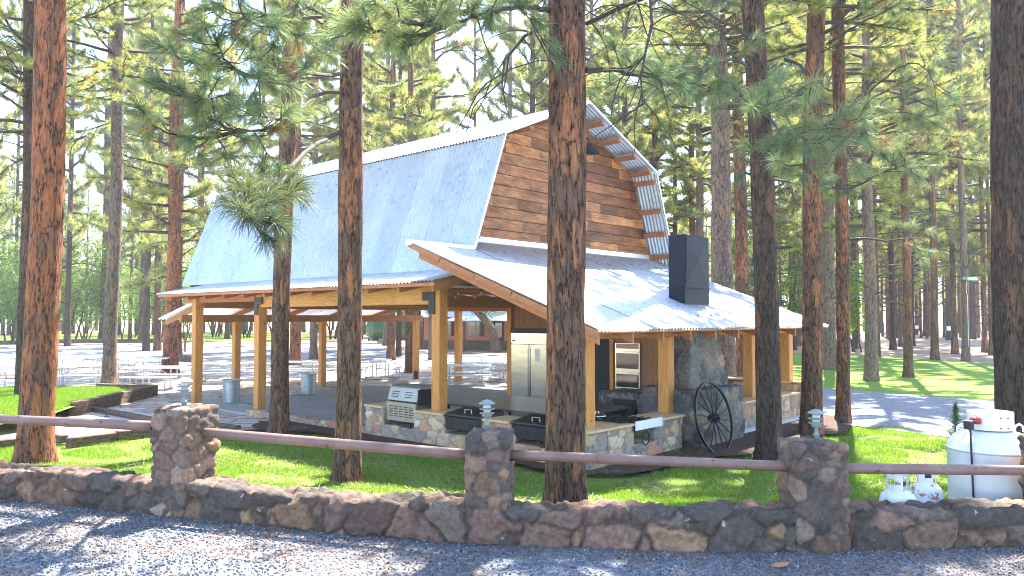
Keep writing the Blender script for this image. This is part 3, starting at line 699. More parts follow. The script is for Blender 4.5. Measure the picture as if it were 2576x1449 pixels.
# wagon wheel leaning on the fireplace
ww=thing('wagon_wheel','black iron wagon wheel leaning against the dark rock fireplace','wagon wheel',K+Av*-.72+Bv*3.24,AR)
R0=.70; tilt=math.atan(.30/1.4)
def wp(r,t,y=0):
    x=r*math.cos(t); z=r*math.sin(t)+R0; return Vector((x,y*math.cos(tilt)+z*math.sin(tilt),z*math.cos(tilt)-y*math.sin(tilt)))
m=MB(); nseg=64; vs=[];fs=[]
for i in range(nseg):
    t=2*math.pi*i/nseg
    for r,y in ((R0,-.025),(R0,.025),(R0-.035,.022),(R0-.035,-.022)): vs.append(wp(r,t,y))
for i in range(nseg):
    j=(i+1)%nseg
    for k in range(4): fs.append((i*4+k,i*4+(k+1)%4,j*4+(k+1)%4,j*4+k))
m.add(vs,fs); part(m,'rim',M['iron'],ww)
for i in range(16):
    t=2*math.pi*(i+.5)/16; m=MB(); m.tube([wp(.06,t,.02 if i%2 else -.02),wp(R0-.03,t)],[.014,.010],6); part(m,'spoke',M['iron'],ww)
m=MB(); m.tube([wp(0,0,-.14),wp(0,0,-.10),wp(0,0,-.05),wp(0,0,.05),wp(0,0,.12)],[.045,.05,.085,.085,.05],16); part(m,'hub',M['iron'],ww)
# ---------------------------------------------------------------- kitchen equipment
def at(u,v,z=0): return W(u,v,z)
fr=thing('refrigerator','tall stainless two door refrigerator set in the board wall','refrigerator',at(6.92,6.5,.10),AR)
m=MB(); m.box((.03,-.72,.12),(.8,.72,2.06)); part(m,'cabinet',M['steel'],fr)
for s in (-1,1):
    m=MB(); a,b=(.008,.70) if s>0 else (-.70,-.008); m.box((-.03,a,.16),(.03,b,1.74)); d=part(m,'door',M['steel'],fr,bevel=.012)
    m=MB(); q=.045*s; m.box((-.05,q-.012,.25),(-.03,q+.012,1.65)); part(m,'handle',M['steel'],d)
m=MB(); m.box((-.03,-.70,1.77),(.03,.70,2.06)); hd=part(m,'header_panel',M['steel'],fr)
m=MB(); m.box((-.034,.55,1.82),(-.03,.64,1.86)); part(m,'display',M['iron'],hd)
m=MB(); m.box((-.03,-.72,2.06),(.5,.72,2.20)); part(m,'top_grille',M['dark'],fr)
m=MB(); m.box((0,-.66,.0),(.5,.66,.12)); part(m,'base',M['dark'],fr)
m=MB(); m.box((-.034,-.42,1.25),(-.031,-.22,1.62)); part(m,'notice',M['galv'],fr)
ov=thing('wall_oven','stainless double wall oven with green reflections in its upper window','oven',at(3.61,6.56,0),AR)
m=MB(); m.box((.0,-.39,.73),(.05,.39,1.95)); part(m,'frame',M['steel'],ov,bevel=.01)
for z0,z1 in ((1.80,1.93),(1.28,1.68),(.80,1.14)):
    m=MB(); m.box((-.012,-.34,z0),(0,.34,z1)); part(m,'window',M['glass'],ov)
for z in (1.72,1.18):
    m=MB(); m.beam((-.05,-.35,z),(-.05,.35,z),.02,.02); m.box((-.05,-.35,z-.01),(0,-.33,z+.01)); m.box((-.05,.33,z-.01),(0,.35,z+.01)); part(m,'handle',M['steel'],ov)
def ucen(a,b): return (a+b)/2
gr=thing('gas_grill','stainless gas grill with louvred back standing in the stone counter','grill',at(ucen(gA,gB),.0,.0),AR); L=gA-gB-.06; h2=L/2
m=MB(); m.box((.02,-h2,.44),(.56,h2,.84)); fb=part(m,'firebox',M['grillsteel'],gr,bevel=.01)
m=MB()
for r in range(5):
    for c in range(5): m.box((.013,-h2*.82+c*L*.17,.54+r*.05),(.02,-h2*.82+c*L*.17+L*.12,.555+r*.05))
part(m,'vent_slots',M['iron'],fb)
m=MB(); pr=[(.04,.86),(.13,1.14),(.2,1.19),(.50,1.19),(.58,.86)]
vs=[(x,-h2+.0,z) for x,z in pr]+[(x,h2,z) for x,z in pr]; m.add(vs,[(0,1,2,3,4),(9,8,7,6,5)]+[(i,i+5,(i+1)%5+5,(i+1)%5) for i in range(5)]); hd=part(m,'hood',M['grillsteel'],gr,bevel=.012)
m=MB()
for r in range(3):
    for c in range(2):
        z=.95+r*.05; x=.04+(z-.86)*.32; m.beam((x-.006,-h2*.6+c*h2*.9,z),(x-.006,-h2*.6+c*h2*.9+h2*.45,z),.012,.012)
part(m,'louvres',M['dark'],hd)
m=MB(); m.box((.06,-h2-.05,.80),(.62,-h2-.003,1.12)); m.box((.25,-h2-.22,.76),(.58,-h2-.051,.84)); part(m,'side_shelf',M['dark'],gr,bevel=.02)
m=MB(); m.tube([(.03,h2*.5,.44),(-.0,h2*.2,.38),(-.03,-.1,.35),(-.02,-h2*.7,.37)],.012,8); m.box((-.05,-h2*.8,.34),(.0,-h2*.6,.42)); part(m,'gas_hose',M['rubber'],gr)
def griddle(a,b,label,nm):
    t=thing('flat_top_griddle',label,'griddle',at(ucen(a,b),.0,0),AR,None); L=a-b-.05; h=L/2
    m=MB(); m.box((.0,-h,.44),(.56,h,.68)); bd=part(m,'body',M['dark'],t,bevel=.01)
    m=MB(); m.hexa([(-.03,-h-.02,.69),(.60,-h-.02,.69),(.60,h+.02,.69),(-.03,h+.02,.69),(-.02,-h,.74),(.58,-h,.82),(.58,h,.82),(-.02,h,.74)]); ld_=part(m,'lid',M['dark'],t,bevel=.01)
    m=MB()
    for c in range(4):
        for r in range(3):
            y=-h*.85+c*L*.23; z=.52+r*.03; m.beam((-.008,y,z),(-.008,y+L*.11,z),.016,.01)
    part(m,'louvres',M['flue'],bd)
    m=MB(); m.tube([(.12,-.09,.755),(.12,-.09,.83),(.12,.09,.83),(.12,.09,.755)],.010,6); part(m,'lid_handle',M['steel'],ld_)
    m=MB(); m.tube([(.0,-h*.3,.42),(-.03,-h*.45,.40),(-.03,-h*.6,.38)],.02,8); m.box((-.06,-h*.7,.34),(-.0,-h*.5,.40)); part(m,'gas_valve',M['rubber'],t)
griddle(q1A,q1B,'black covered griddle left of the middle path lamp, beside the corner post','a')
griddle(q2A,q2B,'black covered griddle half hidden behind the big centre pine trunk','b')
sv_=thing('gas_range_top','black burner range top with raw white side panel on the front counter','range top',at(0,ucen(stA,stB),0),AR); h=(stB-stA)/2+.02
m=MB(); m.box((-h-.25,.0,.60),(h,.62,.71)); part(m,'burner_box',M['dark'],sv_)
m=MB()
for i in range(7): m.box((-h-.22+i*.12,.05,.74),(-h-.20+i*.12,.58,.765))
for j in range(4): m.box((-h-.22,.08+j*.15,.7401),(h-.02,.10+j*.15,.7601))
for i in range(3): m.lathe([(.05,.71),(.05,.735),(0,.736)],10,(-h+.0+i*.26,.3,0))
part(m,'grates',M['iron'],sv_)
m=MB(); m.box((-h+.02,-.09,.60),(h+.12,-.065,.76)); part(m,'side_panel',M['whitepaint'],sv_)
m=MB(); m.tube([Vector((.03+.12*math.cos(t),-.03,.42+.12*math.sin(t))) for t in np.linspace(0,2*math.pi,25)],.014,6); part(m,'gas_hose',M['rubber'],sv_)
pot=thing('stock_pot_lid','silver pan with handled lid on the counter beside the range top','pan',at(.75,1.25,.725),AR)
m=MB(); m.lathe([(.17,0),(.18,.07),(.185,.075),(.15,.10),(0,.115)],28); part(m,'pan',M['steel'],pot,smooth=True)
m=MB(); m.tube([(-.05,0,.11),(-.05,0,.15),(.05,0,.15),(.05,0,.11)],.008,6); part(m,'handle',M['steel'],pot)
# dark topped table standing in for the glossy brown kitchen floor
it=thing('floor_stand_in','long low dark table standing in for the glossy kitchen floor behind the griddles','table',at(3.0,2.3,0),AR)
m=MB(); m.box((-1.1,-1.6,.70),(1.1,1.9,.74)); part(m,'tabletop',noisy('dark_floor_top',(.10,.065,.045),(.16,.11,.08),rough=.3),it)
for x in (-1,1):
    for y in (-1.5,1.8): m=MB(); m.box((x-.03,y-.03,.1),(x+.03,y+.03,.70)); part(m,'leg',M['dark'],it)
# trash cans and lids
def can(X,Y,label):
    p=G(X,Y,.10); t=thing('trash_can',label,'trash can',p,0,'galvanised trash cans in the pavilion')
    m=MB(); rib=lambda k,z:(.012*math.sin(k*2*math.pi/3) if .12<z<.55 else 0)
    m.lathe([(.215,0),(.225,.01),(.225,.035),(.22,.05),(.222,.12),(.226,.13),(.245,.54),(.243,.55),(.25,.57),(.245,.59),(.255,.61),(.25,.63),(.262,.65),(.262,.67),(.25,.67),(.24,.1)],90,rib=rib); part(m,'body',M['galv'],t)
    for s in (-1,1):
        m=MB(); m.tube([(s*.25,-.06,.5),(s*.29,-.06,.46),(s*.29,.06,.46),(s*.25,.06,.5)],.007,6); part(m,'handle',M['galv'],t)
    return t
can(582,1012,'ribbed metal trash can between the two left corner posts'); can(776,991,'ribbed metal trash can between the two pine trunks further back')
def lid(X,Y,label):
    p=G(X,Y,.10); t=thing('metal_cover',label,'lid',p,0,'trash can lids lying on the slab')
    m=MB(); m.lathe([(.27,0),(.275,.02),(.26,.03),(.12,.06),(0,.07)],36); part(m,'dome',M['galv'],t,smooth=True)
    m=MB(); m.tube([(-.06,0,.06),(-.05,0,.1),(.05,0,.1),(.06,0,.06)],.007,6); part(m,'handle',M['galv'],t)
lid(624,1016,'round metal lid on the floor right of the nearer trash can'); lid(747,993,'round metal lid on the floor left of the farther trash can')
# ---------------------------------------------------------------- gas tanks
def lathe_part(name,prof,mat,par,n=40): m=MB(); m.lathe(prof,n); return part(m,name,mat,par,smooth=True)
p=D(2494,1200,7.8); p.z=.22; big=thing('propane_tank','large white upright propane tank with collar and red regulator behind the wall','gas tank',p,0)
lathe_part('shell',[(.30,0),(.30,.05),(.36,.06),(.383,.12),(.386,1.05),(.392,1.055),(.392,1.075),(.386,1.08),(.375,1.13),(.335,1.19),(.27,1.235),(.18,1.26),(0,1.27)],M['whitepaint'],big,56)
lathe_part('weld_seam',[(.393,1.058),(.395,1.065),(.393,1.072)],M['tube'],big,56)
m=MB(); m.lathe([(.205,1.27),(.205,1.44),(.20,1.445),(.196,1.44),(.196,1.27)],40); part(m,'collar',M['whitepaint'],big)
for s in (-1,1):
    m=MB(); m.tube([Vector((s*.29+.045*math.cos(t),0,1.23+.05*math.sin(t)+.03)) for t in np.linspace(-.5,math.pi+.5,10)],.011,8); part(m,'lifting_lug',M['whitepaint'],big)
m=MB(); m.lathe([(.0,-.03),(.05,-.025),(.055,0),(.05,.03),(.02,.04),(0,.06)],14,(-.22,-.12,1.36)); m.tube([(-.22,-.12,1.36),(-.12,-.06,1.36)],.02,8); part(m,'regulator',M['red'],big,smooth=True)
m=MB(); m.lathe([(0,-.05),(.045,-.04),(.045,.04),(0,.05)],12,(-.31,-.16,1.33)); part(m,'gauge',M['rubber'],big)
m=MB(); m.beam((-.33,-.22,1.3),(-.31,-.24,.02),.035,.012); part(m,'vent_hose',M['rubber'],big)
m=MB()
for k in range(2):
    for z in (1.30,1.40): c=Vector((-.02+.07*k,-.207,z)); m.box(c-Vector((.006,.003,.006)),c+Vector((.006,.003,.006)))
part(m,'collar_bolts',M['rubber'],big)
def cyl(X,y,label,mat,r,zt,rz,tilt=0):
    p=D(X,1250,y); p.z=.34; t=thing('gas_cylinder',label,'gas cylinder',p,rz); t.rotation_euler=(0,tilt,rz)
    H=zt-p.z
    lathe_part('shell',[(r*.75,0),(r*.75,.04),(r*.9,.05),(r,.10),(r,H*.55),(r*1.012,H*.555),(r*1.012,H*.575),(r,H*.58),(r,H-.12),(r*.9,H-.06),(r*.6,H-.015),(0,H)],mat,t,40)
    for a0,a1 in ((-.9,.9),(2.1,4.2)):
        m=MB(); n=9; vs=[];fs=[]
        for i in range(n+1):
            a=a0+(a1-a0)*i/n
            for rr,z in ((r*.62,H-.03),(r*.62,H+.13),(r*.60,H+.13),(r*.60,H-.03)): vs.append((rr*math.cos(a),rr*math.sin(a),z))
        for i in range(n):
            for k in range(4):
                if k==0 and i in (3,4,5): continue
                if k==2 and i in (3,4,5): continue
                fs.append((i*4+k,(i+1)*4+k,(i+1)*4+(k+1)%4,i*4+(k+1)%4))
        # bars around the hand hole
        m.add(vs,fs)
        a=a0+(a1-a0)*3/n;b=a0+(a1-a0)*6/n; q=lambda a,z:Vector((r*.61*math.cos(a),r*.61*math.sin(a),z))
        m.beam(q(a,H+.115),q(b,H+.115),.008,.035); m.beam(q(a,H+.0),q(b,H+.0),.008,.07)
        part(m,'guard',mat,t)
    m=MB(); m.lathe([(.018,H-.01),(.018,H+.06),(0,H+.06)],10); m.tube([(0,0,H+.05),(.0,-.07,H+.05)],.022,10); part(m,'valve',M['rubber'],t)
    m=MB()
    for row in range(5):
        for k in range(7):
            if random.random()<.8:
                a=-2.0+k*.085-rz; z=H*.66-row*.022; m.beam((r*1.006*math.cos(a),r*1.006*math.sin(a),z),(r*1.006*math.cos(a+.055),r*1.006*math.sin(a+.055),z),.004,.009)
    part(m,'stencil_marks',M['tube'],t)
cyl(2259,7.28,'taller worn white gas cylinder left of the rusty one, behind the low rock wall',M['oldpaint'],.16,1.01,.5)
cyl(2333,7.62,'shorter rust streaked white gas cylinder between the taller cylinder and the big tank',M['rusty'],.145,1.0,1.3,.06)
# ---------------------------------------------------------------- picnic tables
def picnic(label,loc,rz,src=[None]):
    if src[0] is not None: return dup(src[0],loc,rz,label)
    t=thing('picnic_table',label,'picnic table',loc,rz,'white picnic tables on the flagstones')
    for k in range(2):
        m=MB(); m.box((-.95,-.37+k*.375,.74),(.95,-.01+k*.375,.79)); part(m,'tabletop',M['gwhite'],t,bevel=.006)
    for s in (-1,1):
        m=MB(); m.box((-.95,s*.70-.13,.43),(.95,s*.70+.13,.465)); part(m,'bench',M['gwhite'],t,bevel=.006)
        m=MB(); x=s*.62
        m.tube([(x,-.72,.42),(x,-.74,.03),(x,.74,.03),(x,.72,.42)],.03,8); m.tube([(x,-.26,.03),(x,-.26,.73),(x,.26,.73),(x,.26,.03)],.022,8)
        m.tube([(x,-.26,.4),(x,.26,.4)],.016,6); m.tube([(x,0,.40),(0,0,.72)],.014,6); part(m,'frame',M['tube'],t)
    src[0]=t; return t
TB=[(20,900,.3,'white picnic table at the far left edge, left of the red barked pine'),(5,930,1.9,'nearest white picnic table at the far left, in front of the edge one'),
(215,897,.15,'white picnic table right of the red barked pine, in the back row'),(200,921,.4,'grey topped picnic table just behind the tie planter, left of the planter pine'),
(365,903,.25,'white picnic table right of the planter pine in the back row'),(395,925,.0,'white picnic table near the planter corner, behind the left path lamp'),
(318,913,1.2,'white picnic table seen just right of the planter pine'),(545,915,.1,'white picnic table between the two leftmost timber posts'),(752,912,.0,'white picnic table between the slim and broad front pines'),
(958,908,1.62,'white picnic table seen end on right of the broad front pine'),(1172,920,.05,'nearer white picnic table seen under the pavilion beam before the cabin'),(1178,898,.05,'farther white picnic table seen under the pavilion beam before the cabin'),(1262,912,1.3,'white picnic table at the right under the beam next to the board wall'),(112,905,.9,'white picnic table half hidden behind the red barked pine')]
for X,Y,rz,lab in TB:
    p=G(X,Y,.80); p.z=.055; picnic(lab,p,rz)
# ---------------------------------------------------------------- tie edging, curb logs, steps
def ties(name,label,segs,wd=.2,h=.18,cat='timber edging',group=None):
    t=thing(name,label,cat,(0,0,0),0,group)
    for a,b,z in segs:
        m=MB(); m.beam(Vector((a.x,a.y,z)),Vector((b.x,b.y,z)),wd,h); part(m,'tie',M['oldtie'],t,bevel=.015)
    return t
def S(X,Y,z=0): return G(X,Y,z)
a,b,c=S(182,1027,.25),S(390,980,.25),S(246,976,.25)
ties('tie_planter','two course weathered tie wall holding the raised lawn around the planter pine',[(a,b,.13),(a.lerp(b,.01),b,.312),(b,c,.13),(b,c,.312)])
ties('tie_edging','long low weathered tie running from the planter corner towards the left rock pillar',[(S(185,1030),S(300,1052),.10),(S(302,1052),S(400,1072),.10),(S(402,1072),S(520,1078),.09)],.16,.16)
ties('tie_edging','reddish tie below the pipe rail left of the leftmost rock pillar',[(S(170,1128),S(290,1112),.10),(S(292,1112),S(384,1100),.12)],.18,.22)
ties('tie_edging','low tie at the foot of the red barked pine in the lower left',[(S(-60,1135),S(60,1122),.08),(S(140,1118),S(162,1122),.12)],.18,.2)
ties('tie_edging','short dark ties at the foot of the slim pine beside the low stone wall',[(S(540,1078),S(600,1086),.06),(S(715,1092),S(772,1088),.06)],.15,.16)
ties('curb_logs','long line of dark logs edging the far side of the gravel lot at left',[(S(-80,866),S(28,867),.2),(S(34,866),S(205,863),.2),(S(208,862),S(320,862),.2),(S(322,862),S(440,862),.2)],.35,.38,'log curb')
ties('timber_border','low brown timber border behind the broad reddish pine by the picnic tables',[(S(440,910),S(505,914),.2)],.3,.45,'timber border')
def mk(name,label,cat,group=None):
    return thing(name,label,cat,(0,0,0),0,group)
# water standpipe
p=S(465,886); t=thing('water_standpipe','thin rusty standpipe with a tap left of the leftmost timber post','water tap',p)
m=MB(); m.lathe([(.09,0),(.09,1.15),(0,1.16)],8); part(m,'pipe',M['bark_red'],t); m=MB(); m.tube([(0,0,1.1),(0,0,1.4),(-.15,0,1.5),(-.25,0,1.3)],.04,6); m.lathe([(.1,1.5),(.1,1.55)],8); part(m,'tap',M['dark'],t)
# cabin
A0=Vector((-7.6,66.5,0)); B0=Vector((.9,61.8,0)); cdx=(B0-A0).normalized(); CAz=math.atan2(cdx.y,cdx.x); CL=(B0-A0).length
cab=thing('log_cabin','reddish plank cabin with pale metal roof seen through the pavilion opening','cabin',A0,CAz)
m=MB(); z=.5
while z<2.75: m.box((0,0+.01*(int(z*10)%2),z),(CL,.12,z+.205)); z+=.21
m.box((0,.12,0),(CL,6,2.7)); m.box((-.02,-.05,0),(CL+.02,.13,.5)); part(m,'wall',M['cabin'],cab)
m=MB(); m.box((-.04,-.10,-.02),(CL,.0,.75)); part(m,'footing',M['oldtie'],cab)
def cx(X):  # along-wall coordinate seen at X
    d=ray(X,820); n=Vector((-cdx.y,cdx.x,0)); tt=A0.dot(n)/d.dot(n); q=d*tt; return (q-A0).dot(cdx)
for xa,xb in ((1121,1149),(1176,1219)):
    a,b=cx(xa),cx(xb); m=MB(); m.box((a-.1,-.05,1.02),(b+.1,.0,1.1)); m.box((a-.1,-.05,2.3),(b+.1,.0,2.4)); m.box((a-.1,-.05,1.1),(a,.0,2.3)); m.box((b,-.05,1.1),(b+.1,.0,2.3)); fr_=part(m,'window',M['cabin'],cab)
    m=MB(); m.box((a,-.03,1.1),(b,-.01,2.3)); part(m,'pane',M['glass'],fr_); m=MB(); m.box(((a+b)/2-.03,-.05,1.1),((a+b)/2+.03,-.03,2.3)); part(m,'mullion',M['cabin'],fr_)
a,b=cx(1243),cx(1268); m=MB(); m.box((a,-.06,.05),(b,-.01,2.35)); dr_=part(m,'door',M['dark'],cab); m=MB(); m.box((a+.15,-.08,1.0),(b-.15,-.06,2.2)); part(m,'pane',M['glass'],dr_)
m=MB(); m.hexa([(-1,-.8,2.65),(CL+1,-.8,2.65),(CL+1,3.3,4.2),(-1,3.3,4.2),(-1,-.8,2.72),(CL+1,-.8,2.72),(CL+1,3.3,4.27),(-1,3.3,4.27)]); m.hexa([(-1,3.3,4.2),(CL+1,3.3,4.2),(CL+1,7,2.8),(-1,7,2.8),(-1,3.3,4.27),(CL+1,3.3,4.27),(CL+1,7,2.87),(-1,7,2.87)]); part(m,'roof',M['roof'],cab)
a=cx(1165); m=MB(); m.hexa([(a,-2.6,2.35),(CL+.6,-2.6,2.35),(CL+.6,-.5,2.75),(a,-.5,2.75),(a,-2.6,2.42),(CL+.6,-2.6,2.42),(CL+.6,-.5,2.82),(a,-.5,2.82)]); part(m,'porch_roof',M['roof'],cab)
a=cx(1207); m=MB(); m.tube([(a,-2.4,0),(a+.02,-2.4,1.3),(a,-2.4,2.36)],[.11,.09,.1],8); part(m,'porch_post',M['bark_grey'],cab)
# green tank
p=S(1003,862); t=thing('green_tank','dark green horizontal storage tank behind the far pines','storage tank',p,.3)
m=MB(); 
m.tube([(-3.4,0,1.5),(-3.2,0,1.5),(-2.8,0,1.5),(2.8,0,1.5),(3.2,0,1.5),(3.4,0,1.5)],[.3,.9,1.3,1.3,.9,.3],20); part(m,'shell',M['greentank'],t,smooth=False)
for x in (-2,2): m=MB(); m.box((x-.2,-.8,0),(x+.2,.8,.7)); part(m,'saddle',M['slab'],t)
# wire fence at far left
t=thing('wire_fence','thin wire fence on posts at the forest edge behind the far left lawn','fence')
F0,F1=G(-500,834,0),G(420,834,0); L=(F1-F0).length; n=int(L/4)
m=MB()
for k in range(9): m.beam(F0+Vector((0,0,.25+k*.32)),F1+Vector((0,0,.25+k*.32)),.03,.03)
part(m,'wires',M['galv'],t)
for i in range(0,n+1,2): m=MB(); q=F0.lerp(F1,i/n); m.tube([q,q+Vector((0,0,3.0))],.06,6); part(m,'post',M['oldtie'],t)
# ---------------------------------------------------------------- foliage builders
def rnd(n,lo,hi): return rng.uniform(lo,hi,n)
def unit(v): return v/np.maximum(np.linalg.norm(v,axis=-1,keepdims=True),1e-9)
GR=np.array([[.19,.24,.10],[.26,.30,.11],[.15,.20,.11],[.34,.35,.12],[.23,.27,.14],[.40,.36,.14],[.36,.24,.11]])
GP=[.25,.22,.18,.15,.13,.05,.02]
def needles(cen,dirs,k,length,width,stem,bright=1.0,spread=(.35,1.25),droop=.25,tips=True,cols=None,two=False):
    n=len(cen); cen=np.repeat(cen,k,0); d=np.repeat(dirs,k,0); m=n*k
    perp=unit(np.cross(d,rng.normal(size=(m,3)))); ph=rng.uniform(spread[0],spread[1],m)[:,None]
    nd=unit(d*np.cos(ph)+perp*np.sin(ph)+np.array([0,0,-droop])*rng.uniform(.2,1,(m,1)))
    base=cen-d*(rng.uniform(0,1,(m,1))*stem); Ln=length*rng.uniform(.7,1.1,(m,1))
    side=unit(np.cross(nd,rng.normal(size=(m,3))))*width/2
    if cols is None:
        ci=rng.choice(len(GR),n,p=GP); c=GR[ci]*rng.uniform(.75,1.3,(n,1))
    else: c=cols
    c=np.repeat(c,k,0)*rng.uniform(.75,1.25,(m,1))*bright
    if two:
        mid=base+nd*Ln*.55; nd2=unit(nd+np.array([0,0,-.35])); tip=mid+nd2*Ln*.5
        V=np.stack([base-side,base+side,mid-side*.9,mid+side*.9,tip],1).reshape(-1,3); o=np.arange(m)[:,None]*5
        Fc=np.concatenate([o+[0,1,3],o+[0,3,2],o+[2,3,4]]); return V,Fc,np.repeat(c,5,0)
    V=np.stack([base-side,base+side,base+nd*Ln],1).reshape(-1,3); Fc=np.arange(m*3).reshape(-1,3)
    return V,Fc,np.repeat(c,3,0)
def crown_meshes(name,H,zc,Rm,nbr,tpb,k,nl,nw,seed,dead=8,dlo=2.8,sides=4,flat=.0,twr=1.0):
    """branches as tubes, needle tufts along their outer part"""
    r=random.Random(seed); mb=MB(); cen=[];dr=[]
    for i in range(nbr):
        t=(i+r.random())/nbr; z=zc+(H-zc)*t; az=r.uniform(0,2*math.pi); 
        L=Rm*(1-.82*t**1.3)*r.uniform(.6,1.1)*(.75+.25*min(1,t*6)); el=r.uniform(-.18,.22)+.55*t
        d=Vector((math.cos(az),math.sin(az),math.tan(el))).normalized(); pts=[];p=Vector((0,0,z)); cur=r.uniform(-.10,.22)
        ns=6
        for s in range(ns+1):
            pts.append(p.copy()); p=p+d*(L/ns); d=(d+Vector((r.uniform(-.2,.2),r.uniform(-.2,.2),cur*.5+r.uniform(-.12,.1)))).normalized()
        mb.tube(pts,[.045*(1-s/ns*.8)*twr*(.6+L/4) for s in range(ns+1)],sides,cap=False)
        for q in range(tpb):
            u=.28+.72*((q+r.random())/tpb); s=min(ns-1,int(u*ns)); b=pts[s].lerp(pts[s+1],u*ns-s)
            dd=(pts[s+1]-pts[s]).normalized(); lat=dd.cross(Vector((0,0,1)))*r.choice((-1,1)); ll=(1-u*.6)*L*.34*r.random()
            out=(dd*r.uniform(.3,1)+lat*r.uniform(.3,1)+Vector((0,0,r.uniform(-.1,.55)))).normalized(); e=b+out*ll
            if ll>.15: mb.tube([b,b.lerp(e,.5)+Vector((0,0,-.03*ll)),e],[.014*twr,.011*twr,.008*twr],3,cap=False)
            cen.append(e); dr.append((out+Vector((0,0,.35))).normalized())
    for i in range(dead):
        z=r.uniform(dlo if zc>5 else 1.5,zc+2); az=r.uniform(0,6.28); L=r.uniform(.5,2.0)*(Rm/3); d=Vector((math.cos(az),math.sin(az),r.uniform(-.1,.6))).normalized(); p=Vector((0,0,z)); pts=[]
        for s in range(6): pts.append(p.copy()); p=p+d*(L/5); d=(d+Vector((r.uniform(-.25,.25),r.uniform(-.25,.25),-.14))).normalized()
        mb.tube(pts,[.024*twr*(1-s/6) for s in range(6)],4,cap=False)
        if r.random()<.6:
            e=pts[3]+Vector((r.uniform(-.6,.6),r.uniform(-.6,.6),-r.uniform(.1,.5))); mb.tube([pts[3],e],[.012*twr,.005],3,cap=False)
    cen=np.array([tuple(c) for c in cen]); dr=np.array([tuple(c) for c in dr])
    V,Fc,Cc=needles(cen,dr,k,nl,nw,nl*.9)
    # one mesh: needles + wood, two materials
    wv=np.array(mb.v); wf=[]
    for f in mb.f:
        if len(f)==4: wf.append((f[0],f[1],f[2])); wf.append((f[0],f[2],f[3]))
        else: wf.append(f)
    wf=np.array(wf)+len(V)
    VV=np.concatenate([V,wv]); FF=np.concatenate([Fc,wf]); CC=np.concatenate([Cc,np.tile([.05,.035,.03],(len(wv),1))])
    o=npmesh(name,VV,FF,[M['needle'],M['twig']],None,col=CC,matidx=np.concatenate([np.zeros(len(Fc)),np.ones(len(wf))]))
    me=o.data; bpy.data.objects.remove(o); return me
def trunk_mesh(name,H,r0,r1,mat,sides=28,dz=.12,lean=(0,0),bumpy=.05,seed=0,flare=.35,taper=1.35):
    r=random.Random(seed); V=[];Fq=[]; zs_=[-.25]; z=-.25
    while z<H:
        z+=dz if z<12 else dz*3; zs_.append(z)
    ph=r.uniform(0,99); a1,a2=r.uniform(0,6.28),r.uniform(0,6.28)
    for i,z in enumerate(zs_):
        t=max(0,z)/H; rad=(r0+(r1-r0)*min(1,t)**taper)*(1+flare*math.exp(-max(z,0)/.35)); 
        cx=lean[0]*(z/8)+.03*math.sin(z*.55+a1); cy=lean[1]*(z/8)+.03*math.sin(z*.5+a2)
        for k in range(sides):
            a=2*math.pi*k/sides; c,s=math.cos(a),math.sin(a)
            nn=noise.noise(Vector((c*2.2+ph,s*2.2,z*.9)))*1.0+noise.noise(Vector((c*7+ph,s*7,z*2.6)))*.8
            rr=rad*(1+bumpy*nn+ (.10*max(0,math.cos(5*a+a1))*math.exp(-max(z,0)/.3))); V.append((cx+rr*c,cy+rr*s,z))
    for i in range(len(zs_)-1):
        for k in range(sides):
            k2=(k+1)%sides; Fq.append((i*sides+k,i*sides+k2,(i+1)*sides+k2,(i+1)*sides+k))
    o=npmesh(name,np.array(V),np.array(Fq),mat,None,nper=4,smooth=True); me=o.data; bpy.data.objects.remove(o); return me
crownN=[crown_meshes('crown_near',19,9.2,3.6,64,26,54,.20,.011,s,dead=9,dlo=6.5) for s in (1,2)]
crownM=[crown_meshes('crown_mid',21,z,4.0,56,24,32,.32,.024,s,dead=22,twr=1.3) for s,z in ((11,6.5),(12,8.5),(13,5.2))]
crownF=[crown_meshes('crown_far',22,z,4.0,50,24,20,.46,.045,s,dead=16,twr=1.6,sides=3) for s,z in ((21,5.0),(22,7.5),(23,3.6))]
trM=[trunk_mesh('trunk_mid',21,.28,.10,M[m],14,.3,seed=s,bumpy=.04) for s,m in ((1,'bark'),(2,'bark_grey'),(3,'bark_dark'))]
trF=[trunk_mesh('trunk_far',22,.28,.10,M[m],9,1.0,seed=s,bumpy=.03) for s,m in ((1,'bark'),(2,'bark_dark'))]
def pine(label,loc,tm,cm,rz,ts=1,cs=1,group='tall pines',name='pine_tree',czs=None,bend=None):
    hz=max(czs or 1,(.42*loc[1]+7)/21*(czs or 1)) if loc[1]>30 else (czs or 1); czs=hz
    t=thing(name,label,'pine tree',loc,rz,group)
    a=bpy.data.objects.new('trunk',tm); put(a,t); a.scale=(ts,ts,hz if cm is not None else 1)
    if cm is not None:
        b=bpy.data.objects.new('crown',cm); put(b,t); b.scale=(cs,cs,czs or 1)
    return t
def gz(x,y): return gh(x,y) if (abs(x)<14 and y<22) else 0.0
NEAR={}
def near_pine(key,label,X,d,wpx,mat,Xtop=None,crown=0,zc=0,seed=1,r_top=.14,base_off=0,cs=1,**kw):
    x=(X-1288)/F*d; y=d; z=gz(x,y)-.02+base_off; r0=wpx*d/F/2
    lean=0
    if Xtop is not None:   # centre moves to Xtop at the top of the frame
        ztop=CH+.42*d-z; lean=((Xtop-X)/F*d)*8/ztop
    tm=trunk_mesh('trunk',21,r0,r_top,M[mat],32,.1,(lean,0),seed=seed,**kw)
    t=pine(label,(x,y,z),tm,crownN[crown] if crown is not None else None,0 ,cs=cs,group=None)
    for ch in t.children:
        if ch.name.startswith('crown'): ch.location=(lean*19/8*.6,0,zc); ch.rotation_euler=(0,0,seed*1.3)
    NEAR[key]=(t,Vector((x,y,z)),lean); return t
